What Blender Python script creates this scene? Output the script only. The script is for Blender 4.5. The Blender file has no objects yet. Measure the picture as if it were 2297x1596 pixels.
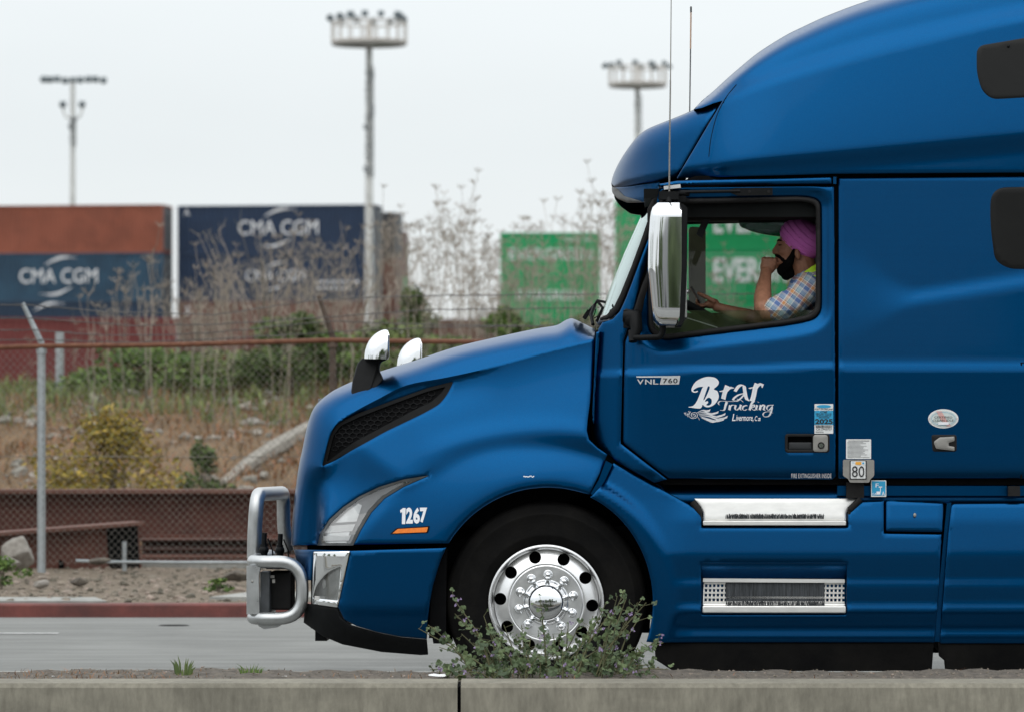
import bpy, bmesh, math, random
import numpy as np
from mathutils import Vector, Matrix
from mathutils.geometry import delaunay_2d_cdt
random.seed(7)
SC = bpy.context.scene
COL = SC.collection
R = math.radians

# ---------------------------------------------------------------- camera
CAMH = 1.468      # eye height above the road
DIST = 22.0       # distance to the side of the truck
PXM = 440.0       # measuring scale used for the drawing grid below
cd = bpy.data.cameras.new("camera"); cam = bpy.data.objects.new("camera", cd); COL.objects.link(cam)
SC.camera = cam
cam.location = (0, -DIST, CAMH); cam.rotation_euler = (R(90), 0, 0)
cd.sensor_width = 36; cd.lens = 36*DIST/(2297/PXM)
cd.shift_y = (930-798)/2297
cd.clip_start = 0.5; cd.clip_end = 4000
cd.dof.use_dof = True; cd.dof.focus_distance = DIST; cd.dof.aperture_fstop = 4.2
SC.view_settings.view_transform = 'Standard'; SC.view_settings.look = 'None'
SC.view_settings.exposure = 0.0; SC.view_settings.gamma = 1.0

# ---------------------------------------------------------------- sky, overcast
W = bpy.data.worlds.new("World"); SC.world = W; W.use_nodes = True
nt = W.node_tree; N = nt.nodes; L = nt.links; N.clear()
SUN_EL, SUN_AZ = R(52), R(205)
out = N.new('ShaderNodeOutputWorld'); bg = N.new('ShaderNodeBackground'); L.new(bg.outputs[0], out.inputs[0])
sky = N.new('ShaderNodeTexSky'); sky.sky_type = 'NISHITA'; sky.sun_disc = False
sky.sun_elevation = SUN_EL; sky.sun_rotation = SUN_AZ; sky.dust_density = 4.0
mul = N.new('ShaderNodeVectorMath'); mul.operation = 'SCALE'; mul.inputs[3].default_value = 0.10
L.new(sky.outputs[0], mul.inputs[0])
tc = N.new('ShaderNodeTexCoord'); sep = N.new('ShaderNodeSeparateXYZ'); L.new(tc.outputs['Generated'], sep.inputs[0])
ramp = N.new('ShaderNodeValToRGB'); L.new(sep.outputs[2], ramp.inputs[0])
ramp.color_ramp.elements[0].position = 0.0; ramp.color_ramp.elements[0].color = (.95, .985, .98, 1)
ramp.color_ramp.elements[1].position = 1.0; ramp.color_ramp.elements[1].color = (1.9, 1.96, 2.02, 1)
e = ramp.color_ramp.elements.new(0.06); e.color = (.90, .955, .975, 1)
e = ramp.color_ramp.elements.new(0.20); e.color = (1.0, 1.05, 1.08, 1)
e = ramp.color_ramp.elements.new(0.45); e.color = (1.42, 1.48, 1.52, 1)
noi = N.new('ShaderNodeTexNoise'); noi.inputs['Scale'].default_value = 3.0; noi.inputs['Detail'].default_value = 4
mp = N.new('ShaderNodeMapping'); mp.inputs['Scale'].default_value = (1, 1, 4); L.new(tc.outputs['Generated'], mp.inputs[0]); L.new(mp.outputs[0], noi.inputs['Vector'])
mr = N.new('ShaderNodeMapRange'); mr.inputs[1].default_value = .3; mr.inputs[2].default_value = .7; mr.inputs[3].default_value = .95; mr.inputs[4].default_value = 1.05
L.new(noi.outputs[0], mr.inputs[0])
sc2 = N.new('ShaderNodeVectorMath'); sc2.operation = 'SCALE'; L.new(ramp.outputs[0], sc2.inputs[0]); L.new(mr.outputs[0], sc2.inputs[3])
mix = N.new('ShaderNodeMix'); mix.data_type = 'RGBA'; mix.inputs[0].default_value = 0.93
L.new(mul.outputs[0], mix.inputs[6]); L.new(sc2.outputs[0], mix.inputs[7]); L.new(mix.outputs[2], bg.inputs[0])
bg.inputs[1].default_value = 1.0
sd = bpy.data.lights.new("sun", 'SUN'); sd.energy = 0.5; sd.angle = R(60); sd.color = (1, .97, .92)
so = bpy.data.objects.new("sun", sd); COL.objects.link(so)
# sun stands behind the camera, high, a little to the left
sv = Vector((math.sin(SUN_AZ)*math.cos(SUN_EL), math.cos(SUN_AZ)*math.cos(SUN_EL), math.sin(SUN_EL)))
so.rotation_euler = sv.to_track_quat('Z', 'Y').to_euler(); so.location = (0, 0, 30)

# ---------------------------------------------------------------- measuring helpers
def Wp(dx, dy, y):
    k = (DIST+y)/DIST
    return Vector(((dx-1148.5)/PXM*k, y, CAMH+(930-dy)/PXM*k))
def zAt(dy, y): return Wp(0, dy, y).z
def xAt(dx, y): return Wp(dx, 0, y).x
TH = R(2.0); CT, ST = math.cos(TH), math.sin(TH)
def T(dx, dy, v):               # truck frame: u along, v into depth, w up
    a = (dx-1148.5)/PXM/DIST; b = (930-dy)/PXM/DIST
    t = (v+DIST*CT)/(a*ST+CT)
    Xw = a*t; Yw = t-DIST
    return Vector((Xw*CT-Yw*ST, v, CAMH+b*t))
def T2W(p): return Vector((p[0]*CT+p[1]*ST, -p[0]*ST+p[1]*CT, p[2]))
def TW(dx, dy, v): return T2W(T(dx, dy, v))
def Tn(X, Y, V):
    a = (X-1148.5)/PXM/DIST; b = (930-Y)/PXM/DIST
    t = (V+DIST*CT)/(a*ST+CT)
    Xw = a*t; Yw = t-DIST
    return np.stack([Xw*CT-Yw*ST, V, CAMH+b*t], 1)

# ---------------------------------------------------------------- materials
MAT = {}
def newmat(name):
    m = bpy.data.materials.new(name); m.use_nodes = True; MAT[name] = m
    return m, m.node_tree, m.node_tree.nodes['Principled BSDF']
def pm(name, col, rough=.5, metal=0, var=0, vscale=8, bump=0, bscale=60, coat=0, spec=None, stretch=None, island=0, col2=None, detail=5, trans=0, sheen=0, rvar=0, patch=None):
    m, t, b = newmat(name)
    b.inputs['Roughness'].default_value = rough; b.inputs['Metallic'].default_value = metal
    if coat: b.inputs['Coat Weight'].default_value = coat; b.inputs['Coat Roughness'].default_value = .04
    if spec is not None: b.inputs['Specular IOR Level'].default_value = spec
    c = (*col, 1); b.inputs['Base Color'].default_value = c
    n = t.nodes; l = t.links
    co = n.new('ShaderNodeTexCoord'); src = co.outputs['Object']
    if stretch:
        mp = n.new('ShaderNodeMapping'); mp.inputs['Scale'].default_value = stretch; l.new(src, mp.inputs[0]); src = mp.outputs[0]
    cur = None
    if var or col2:
        no = n.new('ShaderNodeTexNoise'); no.inputs['Scale'].default_value = vscale; no.inputs['Detail'].default_value = detail; no.inputs['Roughness'].default_value = .6
        l.new(src, no.inputs['Vector'])
        r = n.new('ShaderNodeValToRGB'); l.new(no.outputs[0], r.inputs[0])
        r.color_ramp.elements[0].position = .32; r.color_ramp.elements[1].position = .68
        c2 = col2 or tuple(min(1, x*(1+var)) for x in col); c1 = col if col2 else tuple(x*(1-var) for x in col)
        r.color_ramp.elements[0].color = (*c1, 1); r.color_ramp.elements[1].color = (*c2, 1)
        cur = r.outputs[0]
        if rvar:
            mm = n.new('ShaderNodeMapRange'); mm.inputs[3].default_value = max(0, rough-rvar); mm.inputs[4].default_value = rough+rvar
            mm.inputs[1].default_value = .3; mm.inputs[2].default_value = .7
            l.new(no.outputs[0], mm.inputs[0]); l.new(mm.outputs[0], b.inputs['Roughness'])
    if patch:      # broad stains and worn patches
        pn = n.new('ShaderNodeTexNoise'); pn.inputs['Scale'].default_value = patch[0]; pn.inputs['Detail'].default_value = 7; pn.inputs['Roughness'].default_value = .65; pn.inputs['Distortion'].default_value = .6
        l.new(co.outputs['Object'] if len(patch) < 3 else src, pn.inputs['Vector'])
        pr = n.new('ShaderNodeMapRange'); pr.inputs[1].default_value = .38; pr.inputs[2].default_value = .60; pr.inputs[3].default_value = 1-patch[1]; pr.inputs[4].default_value = 1+patch[1]*.35
        l.new(pn.outputs[0], pr.inputs[0]); pv = n.new('ShaderNodeVectorMath'); pv.operation = 'SCALE'; l.new(cur, pv.inputs[0]); l.new(pr.outputs[0], pv.inputs[3]); cur = pv.outputs[0]
    if island:
        g = n.new('ShaderNodeNewGeometry'); hs = n.new('ShaderNodeHueSaturation')
        mv = n.new('ShaderNodeMapRange'); mv.inputs[3].default_value = 1-island; mv.inputs[4].default_value = 1+island
        l.new(g.outputs['Random Per Island'], mv.inputs[0]); l.new(mv.outputs[0], hs.inputs['Value'])
        mh = n.new('ShaderNodeMapRange'); mh.inputs[3].default_value = .5+.04*island; mh.inputs[4].default_value = .5-.04*island
        l.new(g.outputs['Random Per Island'], mh.inputs[0]); l.new(mh.outputs[0], hs.inputs['Hue'])
        if cur: l.new(cur, hs.inputs['Color'])
        else: hs.inputs['Color'].default_value = c
        cur = hs.outputs[0]
    if cur: l.new(cur, b.inputs['Base Color'])
    if trans:
        b.inputs['Transmission Weight'].default_value = 0
        b.inputs['Subsurface Weight'].default_value = trans; b.inputs['Subsurface Radius'].default_value = (.01, .01, .005)
    if bump:
        no = n.new('ShaderNodeTexNoise'); no.inputs['Scale'].default_value = bscale; no.inputs['Detail'].default_value = 6
        l.new(src, no.inputs['Vector']); bp = n.new('ShaderNodeBump'); bp.inputs['Strength'].default_value = bump; bp.inputs['Distance'].default_value = .01
        l.new(no.outputs[0], bp.inputs['Height']); l.new(bp.outputs[0], b.inputs['Normal'])
    return m

def paint(name, base, light):
    m, t, b = newmat(name); n = t.nodes; l = t.links
    b.inputs['Metallic'].default_value = 1.0; b.inputs['Roughness'].default_value = .30
    b.inputs['Coat Weight'].default_value = .14; b.inputs['Coat Roughness'].default_value = .03; b.inputs['Coat IOR'].default_value = 1.5
    co = n.new('ShaderNodeTexCoord')
    v = n.new('ShaderNodeTexVoronoi'); v.inputs['Scale'].default_value = 900; l.new(co.outputs['Object'], v.inputs['Vector'])
    lw = n.new('ShaderNodeTexNoise'); lw.inputs['Scale'].default_value = 2.5; lw.inputs['Detail'].default_value = 6; l.new(co.outputs['Object'], lw.inputs['Vector'])
    r = n.new('ShaderNodeMix'); r.data_type = 'RGBA'; r.inputs[6].default_value = (*base, 1); r.inputs[7].default_value = (*light, 1)
    l.new(v.outputs['Color'], r.inputs[0])
    l.new(r.outputs[2], b.inputs['Base Color'])
    # orange peel and slightly wavy panels
    w = n.new('ShaderNodeTexNoise'); w.inputs['Scale'].default_value = 3.2; w.inputs['Detail'].default_value = 2; l.new(co.outputs['Object'], w.inputs['Vector'])
    bp = n.new('ShaderNodeBump'); bp.inputs['Strength'].default_value = .35; bp.inputs['Distance'].default_value = .0022
    l.new(w.outputs[0], bp.inputs['Height']); l.new(bp.outputs[0], b.inputs['Normal']); l.new(bp.outputs[0], b.inputs['Coat Normal'])
    mrr = n.new('ShaderNodeMapRange'); mrr.inputs[3].default_value = .02; mrr.inputs[4].default_value = .10; l.new(lw.outputs[0], mrr.inputs[0]); l.new(mrr.outputs[0], b.inputs['Coat Roughness'])
    return m
paint('blue_paint', (.0, .042, .134), (.0, .074, .202))

def glassmat(name, tint, trans, rough=.02, spec=(1, 1, 1)):
    m = bpy.data.materials.new(name); m.use_nodes = True; MAT[name] = m; t = m.node_tree; n = t.nodes; n.clear(); l = t.links
    o = n.new('ShaderNodeOutputMaterial'); mx = n.new('ShaderNodeMixShader'); tr = n.new('ShaderNodeBsdfTransparent'); gl = n.new('ShaderNodeBsdfGlossy')
    tr.inputs[0].default_value = (*tint, 1); gl.inputs['Roughness'].default_value = rough; gl.inputs[0].default_value = (*spec, 1)
    lw = n.new('ShaderNodeFresnel'); lw.inputs[0].default_value = 1.5
    mr = n.new('ShaderNodeMapRange'); mr.inputs[3].default_value = 1-trans; mr.inputs[4].default_value = 1; l.new(lw.outputs[0], mr.inputs[0])
    l.new(mr.outputs[0], mx.inputs[0]); l.new(tr.outputs[0], mx.inputs[1]); l.new(gl.outputs[0], mx.inputs[2]); l.new(mx.outputs[0], o.inputs[0])
    return m
glassmat('windscreen_glass', (.72, .85, .8), .62, spec=(.85, .97, .95))
glassmat('door_glass', (.55, .60, .58), .84)
glassmat('smoke_glass', (.26, .29, .29), .9)
pm('guard_grey', (.055, .06, .065), .5, var=.3, vscale=15)
pm('mirror_olive', (.055, .055, .03), .4, var=.3, vscale=6)
glassmat('far_glass', (.70, .74, .71), .93)
glassmat('lens_glass', (.92, .94, .95), .9)
pm('dark_tint_glass', (.010, .010, .0095), .2, spec=.16, var=.2, vscale=3)
pm('chrome', (.86, .87, .88), .05, 1)
pm('polished_aluminium', (.82, .82, .82), .32, 1, var=.06, vscale=14, rvar=.06)
pm('brushed_aluminium', (.74, .74, .74), .38, 1, var=.05, vscale=20)
pm('silver_tube', (.50, .51, .51), .33, .9, var=.1, vscale=12, rvar=.06)
pm('step_metal', (.80, .79, .76), .42, .75, var=.07, vscale=10, stretch=(1, 1, 3))
pm('black_plastic', (.0045, .005, .0055), .5, spec=.14, var=.3, vscale=20)
pm('matt_black', (.003, .003, .0035), .8, spec=.1, var=.3, vscale=10)
pm('rubber', (.0028, .0028, .003), .65, spec=.09, vscale=5, col2=(.008, .0073, .0065), patch=(3, .3), bump=.15, bscale=50)
pm('gasket', (.013, .0125, .0125), .55, spec=.16, var=.2, vscale=20)
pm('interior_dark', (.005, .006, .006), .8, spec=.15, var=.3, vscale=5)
pm('interior_grey', (.022, .024, .026), .6, spec=.3, var=.2, vscale=6)
pm('grey_metal', (.27, .26, .24), .5, .3, var=.12, vscale=20)
pm('white_vinyl', (.80, .81, .84), .5, var=.03, vscale=10)
pm('sticker_blue', (.02, .32, .56), .5, var=.08, vscale=30)
pm('sticker_white', (.74, .75, .74), .55, var=.08, vscale=60)
pm('sticker_pale', (.56, .62, .60), .5, var=.1, vscale=30)
pm('sticker_black', (.015, .015, .018), .5, var=.2)
pm('sticker_orange', (.75, .36, .04), .5, var=.1)
pm('sticker_pink', (.62, .36, .33), .5, var=.1)
pm('badge_silver', (.62, .63, .64), .3, .3)
pm('amber_lens', (.85, .20, .008), .25, spec=.6, var=.12, vscale=60)
pm('lamp_chrome', (.38, .38, .37), .25, .8, var=.2, vscale=25)
pm('lamp_white', (.62, .61, .59), .3, .1, var=.05, vscale=25)
pm('lamp_dark', (.045, .048, .048), .35, .3, var=.4, vscale=12)
pm('brush_fibre', (.05, .055, .06), .9, var=.6, vscale=150, bump=1, bscale=300, stretch=(1, .1, .05))

# ---------------------------------------------------------------- mesh helpers
def link(name, me, parent=None, mats=(), sharp=35, world=None):
    o = bpy.data.objects.new(name, me); COL.objects.link(o)
    for m in mats: me.materials.append(MAT[m] if isinstance(m, str) else m)
    if sharp is None: me.shade_flat()
    else:
        me.shade_smooth()
        try: me.set_sharp_from_angle(angle=R(sharp))
        except Exception: pass
    if parent: o.parent = parent
    return o
def tag(o, label=None, cat=None, group=None, kind=None):
    if label: o['label'] = label
    if cat: o['category'] = cat
    if group: o['group'] = group
    if kind: o['kind'] = kind
    return o
def empty(name, loc=(0, 0, 0), rz=0):
    o = bpy.data.objects.new(name, None); COL.objects.link(o); o.location = loc; o.rotation_euler = (0, 0, rz); o.empty_display_size = .2
    return o
class MB:
    def __init__(s, org=(0, 0, 0)): s.v = []; s.f = []; s.m = []; s.org = Vector(org)
    def add(s, vs, fs, mi=0):
        b = len(s.v); s.v += [Vector(p) for p in vs]; s.f += [tuple(b+i for i in f) for f in fs]; s.m += [mi]*len(fs)
    def box(s, c, size, mi=0, M=None):
        c = Vector(c); hx, hy, hz = size[0]/2, size[1]/2, size[2]/2
        vs = [Vector((x*hx, y*hy, z*hz)) for x in (-1, 1) for y in (-1, 1) for z in (-1, 1)]
        if M is not None: vs = [M @ p for p in vs]
        s.add([p+c for p in vs], [(0, 1, 3, 2), (4, 6, 7, 5), (0, 4, 5, 1), (2, 3, 7, 6), (0, 2, 6, 4), (1, 5, 7, 3)], mi)
    def tube(s, pts, r, n=10, mi=0, cap=True, closed=False):
        pts = [Vector(p) for p in pts]; m = len(pts)
        rr = r if isinstance(r, (list, tuple)) else [r]*m
        ref = None; rings = []
        for i, p in enumerate(pts):
            a = pts[(i-1) % m] if (closed or i > 0) else p; b = pts[(i+1) % m] if (closed or i < m-1) else p
            d = (b-a).normalized()
            if ref is None:
                ref = Vector((0, 0, 1)) if abs(d.z) < .9 else Vector((1, 0, 0))
                ref = (ref-d*ref.dot(d)).normalized()
            else:
                q = ref-d*ref.dot(d); ref = q.normalized() if q.length > 1e-6 else ref
            w = d.cross(ref)
            rings.append([p+(ref*math.cos(2*math.pi*j/n)+w*math.sin(2*math.pi*j/n))*rr[i] for j in range(n)])
        vs = [q for g in rings for q in g]; fs = []
        for i in range(m if closed else m-1):
            for j in range(n):
                a = i*n+j; b = i*n+(j+1) % n; i2 = (i+1) % m
                fs.append((a, b, i2*n+(j+1) % n, i2*n+j))
        if cap and not closed: fs += [tuple(range(n))[::-1], tuple((m-1)*n+j for j in range(n))]
        s.add(vs, fs, mi)
    def sphere(s, c, r, n=16, k=10, mi=0, M=None):
        c = Vector(c); rx, ry, rz = r if isinstance(r, (list, tuple)) else (r, r, r)
        vs = []; fs = []
        for i in range(1, k):
            a = math.pi*i/k
            for j in range(n):
                b = 2*math.pi*j/n; vs.append(Vector((rx*math.sin(a)*math.cos(b), ry*math.sin(a)*math.sin(b), rz*math.cos(a))))
        vs += [Vector((0, 0, rz)), Vector((0, 0, -rz))]
        for i in range(k-2):
            for j in range(n): fs.append((i*n+j, i*n+n+j, i*n+n+(j+1) % n, i*n+(j+1) % n))
        t = len(vs)-2
        for j in range(n): fs.append((t, j, (j+1) % n)); fs.append((t+1, (k-2)*n+(j+1) % n, (k-2)*n+j))
        if M is not None: vs = [M @ p for p in vs]
        s.add([p+c for p in vs], fs, mi)
    def lathe(s, c, prof, n=64, mi=0, axis='y', closed=False):   # prof: (radius, along axis)
        c = Vector(c); vs = []; fs = []; m = len(prof)
        for r, a in prof:
            for j in range(n):
                t = 2*math.pi*j/n
                if axis == 'y': vs.append(c+Vector((r*math.cos(t), a, r*math.sin(t))))
                else: vs.append(c+Vector((r*math.cos(t), r*math.sin(t), a)))
        for i in range(m if closed else m-1):
            i2 = (i+1) % m
            for j in range(n): fs.append((i*n+j, i*n+(j+1) % n, i2*n+(j+1) % n, i2*n+j))
        s.add(vs, fs, mi)
    def prism(s, pts, d, mi=0):    # polygon of 3-D points pushed by vector d
        n = len(pts); d = Vector(d); vs = [Vector(p) for p in pts]+[Vector(p)+d for p in pts]
        fs = [tuple(range(n)), tuple(range(2*n-1, n-1, -1))]+[(i, (i+1) % n, n+(i+1) % n, n+i) for i in range(n)]
        s.add(vs, fs, mi)
    def build(s, name, mats, parent=None, sharp=35):
        me = bpy.data.meshes.new(name)
        me.from_pydata([p-s.org for p in s.v], [], s.f); me.update()
        if any(s.m): me.polygons.foreach_set('material_index', s.m)
        if isinstance(mats, str): mats = (mats,)
        bm = bmesh.new(); bm.from_mesh(me); bmesh.ops.recalc_face_normals(bm, faces=bm.faces) if len(bm.faces) < 20000 else None; bm.to_mesh(me); bm.free()
        return link(name, me, parent, mats, sharp)

# ---- polygons on the drawing grid
def fillet(poly, r, n=5):
    out = []; m = len(poly)
    for i in range(m):
        p = Vector(poly[i][:2]); a = Vector(poly[i-1][:2]); b = Vector(poly[(i+1) % m][:2])
        rr = poly[i][2] if len(poly[i]) > 2 else r
        da = (a-p); db = (b-p); la, lb = da.length, db.length
        q = min(rr, la*.48, lb*.48)
        if q < .5: out.append((p.x, p.y)); continue
        s = p+da/la*q; e = p+db/lb*q
        for j in range(n+1):
            t = j/n; c = s*(1-t)**2+p*2*t*(1-t)+e*t*t; out.append((c.x, c.y))
    return out
def dens(poly, step, closed=True):
    o = []; m = len(poly)
    for i in range(m if closed else m-1):
        a = poly[i]; b = poly[(i+1) % m]; d = math.hypot(b[0]-a[0], b[1]-a[1]); k = max(1, int(math.ceil(d/step)))
        for j in range(k): t = j/k; o.append((a[0]*(1-t)+b[0]*t, a[1]*(1-t)+b[1]*t))
    if not closed: o.append(tuple(poly[-1]))
    return o
def catmull(pts, n=6, closed=False):
    o = []; m = len(pts); rng = range(m if closed else m-1)
    for i in rng:
        g = lambda k: Vector(pts[k % m]) if closed else Vector(pts[min(max(k, 0), m-1)])
        p0, p1, p2, p3 = g(i-1), g(i), g(i+1), g(i+2)
        for j in range(n):
            t = j/n; o.append(tuple(.5*((2*p1)+(p2-p0)*t+(2*p0-5*p1+4*p2-p3)*t*t+(3*p1-p0-3*p2+p3)*t**3)))
    if not closed: o.append(tuple(pts[-1]))
    return o
def inside(X, Y, poly):
    c = np.zeros(len(X), bool); P = np.array([p[:2] for p in poly], float); m = len(P)
    for i in range(m):
        x1, y1 = P[i]; x2, y2 = P[(i+1) % m]
        if y1 == y2: continue
        k = ((y1 > Y) != (y2 > Y)) & (X < (x2-x1)*(Y-y1)/(y2-y1)+x1); c ^= k
    return c
def pdist(X, Y, poly, closed=True):
    P = np.array([p[:2] for p in poly], float); m = len(P); best = np.full(len(X), 1e9)
    for i in range(m if closed else m-1):
        x1, y1 = P[i]; x2, y2 = P[(i+1) % m]; dx, dy = x2-x1, y2-y1; l = dx*dx+dy*dy
        if l < 1e-9: continue
        t = np.clip(((X-x1)*dx+(Y-y1)*dy)/l, 0, 1); best = np.minimum(best, np.hypot(X-x1-t*dx, Y-y1-t*dy))
    return best
def sm(a, b, x):
    t = np.clip((x-a)/(b-a), 0, 1); return t*t*(3-2*t)
def area2(p): return sum(p[i-1][0]*p[i][1]-p[i][0]*p[i-1][1] for i in range(len(p)))
def panel(name, outline, f, mat, parent, holes=(), grid=9, lip=.006, ret=.03, mirror=False, rolled=True, sharp=50, extra=(), lines=(), arcs=()):
    """A pressed panel: the outline on the drawing grid, its depth given by f(X, Y)."""
    loops = [dens(outline, grid)]+[dens(h, grid) for h in holes]
    pts = []; edges = []
    for lp in loops:
        b = len(pts); n = len(lp); pts += lp; edges += [(b+i, b+(i+1) % n) for i in range(n)]
    for ln in lines:
        q = np.array(dens(ln, grid, False)); k = inside(q[:, 0], q[:, 1], loops[0])
        for h in loops[1:]: k &= ~inside(q[:, 0], q[:, 1], h)
        dd0 = pdist(q[:, 0], q[:, 1], loops[0])
        for h in loops[1:]: dd0 = np.minimum(dd0, pdist(q[:, 0], q[:, 1], h))
        k &= dd0 > 3
        last = None
        for i in range(len(q)):
            if k[i]:
                pts.append(tuple(q[i]))
                if last == i-1: edges.append((len(pts)-2, len(pts)-1))
                last = i
    nfix = len(pts)
    extra = list(extra)
    for ln in lines:
        q = dens(ln, grid, False)
        for i in range(len(q)-1):
            dx, dy = q[i+1][0]-q[i][0], q[i+1][1]-q[i][1]; l = math.hypot(dx, dy) or 1
            for s in (-4.5, 4.5): extra.append((q[i][0]-dy/l*s, q[i][1]+dx/l*s))
    rings = []
    if rolled:
        for k, lp in enumerate(loops):
            s = 1 if area2(lp) > 0 else -1
            if k: s = -s
            n = len(lp)
            for i in range(n):
                a, b = lp[i-1], lp[(i+1) % n]; dx, dy = b[0]-a[0], b[1]-a[1]; l = math.hypot(dx, dy) or 1
                nx, ny = -dy/l*s, dx/l*s
                for q in (1.5, 4): rings.append((lp[i][0]+nx*q, lp[i][1]+ny*q))
    xs = [p[0] for p in loops[0]]; ys = [p[1] for p in loops[0]]
    gx = np.arange(min(xs)+grid*.5, max(xs), grid); gy = np.arange(min(ys)+grid*.5, max(ys), grid)
    G = np.array([(x, y) for y in gy for x in gx]) if len(gx) and len(gy) else np.zeros((0, 2))
    E = np.array(rings+list(extra)) if (rings or extra) else np.zeros((0, 2))
    def ok(A, m):
        if not len(A): return A
        k = inside(A[:, 0], A[:, 1], loops[0])
        for h in loops[1:]: k &= ~inside(A[:, 0], A[:, 1], h)
        A = A[k]
        if not len(A): return A
        d = pdist(A[:, 0], A[:, 1], loops[0])
        for h in loops[1:]: d = np.minimum(d, pdist(A[:, 0], A[:, 1], h))
        return A[d > m]
    G = ok(G, 6 if rolled else 3); E = ok(E, 1.0)
    nl = sum(len(l_) for l_ in loops)
    if nfix > nl:
        Lp = np.array(pts[nl:])
        for nm_ in (0, 1):
            A_ = (G, E)[nm_]
            if len(A_):
                md_ = np.array([np.min(np.hypot(Lp[:, 0]-a[0], Lp[:, 1]-a[1])) for a in A_]); A_ = A_[md_ > (grid*.45, 1.5)[nm_]]
            if nm_ == 0: G = A_
            else: E = A_
    allp = [Vector(p) for p in pts]+[Vector(p) for p in E]+[Vector(p) for p in G]
    vc, ve, vf, *_ = delaunay_2d_cdt(allp, edges, [], 0, 1e-4)
    V = np.array([(p.x, p.y) for p in vc]); F = np.array(vf)
    C = V[F].mean(1); keep = inside(C[:, 0], C[:, 1], loops[0])
    for h in loops[1:]: keep &= ~inside(C[:, 0], C[:, 1], h)
    F = F[keep]
    X, Y = V[:, 0], V[:, 1]
    v = f(X, Y)
    if lip and rolled:
        d = pdist(X, Y, loops[0])
        for h in loops[1:]: d = np.minimum(d, pdist(X, Y, h))
        v = v+lip*(1-np.clip(d/5, 0, 1))**2
    P = Tn(X, Y, v)
    bm = bmesh.new(); bv = [bm.verts.new(p) for p in P]
    for t in F:
        try: bm.faces.new([bv[i] for i in t])
        except ValueError: pass
    for q in [q for q in bm.verts if not q.link_faces]: bm.verts.remove(q)
    if ret:
        be = [e_ for e_ in bm.edges if len(e_.link_faces) == 1]
        r = bmesh.ops.extrude_edge_only(bm, edges=be)
        for g in r['geom']:
            if isinstance(g, bmesh.types.BMVert): g.co.y += ret
    bmesh.ops.recalc_face_normals(bm, faces=bm.faces)
    # near side must look at the camera
    s = sum(fc.normal.y*fc.calc_area() for fc in bm.faces)
    if s > 0: bmesh.ops.reverse_faces(bm, faces=bm.faces)
    me = bpy.data.meshes.new(name); bm.to_mesh(me)
    o = link(name, me, parent, (mat,), sharp)
    if mirror:
        m2 = bpy.data.meshes.new(name)
        for q in bm.verts: q.co.y = TW_-q.co.y
        bmesh.ops.reverse_faces(bm, faces=bm.faces); bm.to_mesh(m2); link(name, m2, parent, (mat,), sharp)
    bm.free()
    return o
TW_ = 2.5       # width of the truck
def flatf(v): return lambda X, Y: np.full(len(X), float(v))
def decal(name, poly, f, mat, parent, off=.003, th=.0015, grid=12, holes=()):
    return panel(name, poly, lambda X, Y: f(X, Y)-off, mat, parent, holes, grid, 0, th, rolled=False)
def text_mesh(s, bold=0, shear=0, spacing=1.0):
    c = bpy.data.curves.new('t', 'FONT'); c.body = s; c.offset = bold; c.shear = shear; c.space_character = spacing; c.resolution_u = 3
    o = bpy.data.objects.new('t', c); COL.objects.link(o)
    dg = bpy.context.evaluated_depsgraph_get(); me = bpy.data.meshes.new_from_object(o.evaluated_get(dg))
    vs = [tuple(v.co) for v in me.vertices]; fs = [tuple(p.vertices) for p in me.polygons]
    bpy.data.objects.remove(o); bpy.data.curves.remove(c); bpy.data.meshes.remove(me)
    return vs, fs
def put_text(mb, s, box, place, bold=0, shear=0, spacing=1.0, mi=0, slant=0):
    """fit text into box (x0,y0,x1,y1) of the grid; place(x, y) gives the 3-D point"""
    vs, fs = text_mesh(s, bold, shear, spacing)
    if not vs: return
    x0, x1 = min(v[0] for v in vs), max(v[0] for v in vs); y0, y1 = min(v[1] for v in vs), max(v[1] for v in vs)
    P = []
    for v in vs:
        a = (v[0]-x0)/(x1-x0 or 1); b = (v[1]-y0)/(y1-y0 or 1)
        P.append(place(box[0]+(box[2]-box[0])*a, box[3]-(box[3]-box[1])*b+slant*a))
    mb.add(P, fs, mi)
def one(f, x, y): return float(f(np.array([float(x)]), np.array([float(y)]))[0])
def on(f, off): return lambda x, y: T(x, y, one(f, x, y)-off)

# ================================================================ THE TRUCK
truck = empty("semi_truck", (0, 0, 0), -TH)
tag(truck, "blue highway semi truck with sleeper cab, chrome mirrors and silver bull bar, driving left", "truck")
def it(a, x): return np.interp(x, [p[0] for p in a], [p[1] for p in a])
HT = [(652, 1222), (656, 1160), (663, 1095), (670, 1045), (678, 1007), (687, 962), (698, 926), (709, 907), (722, 894), (740, 880), (757, 870), (789, 855), (820, 843), (856, 831), (933, 807), (1021, 778), (1109, 757), (1197, 738), (1235, 732), (1252, 728), (1267, 719), (1281, 714), (1292, 717), (1334, 738)]
CR = [(722, 1046), (731, 1005), (740, 975), (754, 950), (790, 925), (850, 893), (912, 863), (1000, 846), (1074, 830), (1140, 812), (1220, 790), (1334, 762)]
CRF = CR+[(1420, 740), (1420, 1330), (715, 1330)]
WC = (1228, 1350)
HT = [p for p in catmull(HT[:-1], 4)]+[HT[-1]]
CR = catmull(CR, 4)
CRF = CR+[(1420, 740), (1420, 1330), (715, 1330)]
def rp(X, Y):
    dx = X-WC[0]; dx = np.where(dx < 0, dx/1.36, dx); return np.hypot(dx, Y-WC[1])
KR = [(0, 0)]+[(6*math.cos(a), 6*math.sin(a)) for a in np.linspace(0, 2*math.pi, 7)[:-1]]+[(13*math.cos(a+.3), 13*math.sin(a+.3)) for a in np.linspace(0, 2*math.pi, 9)[:-1]]
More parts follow.
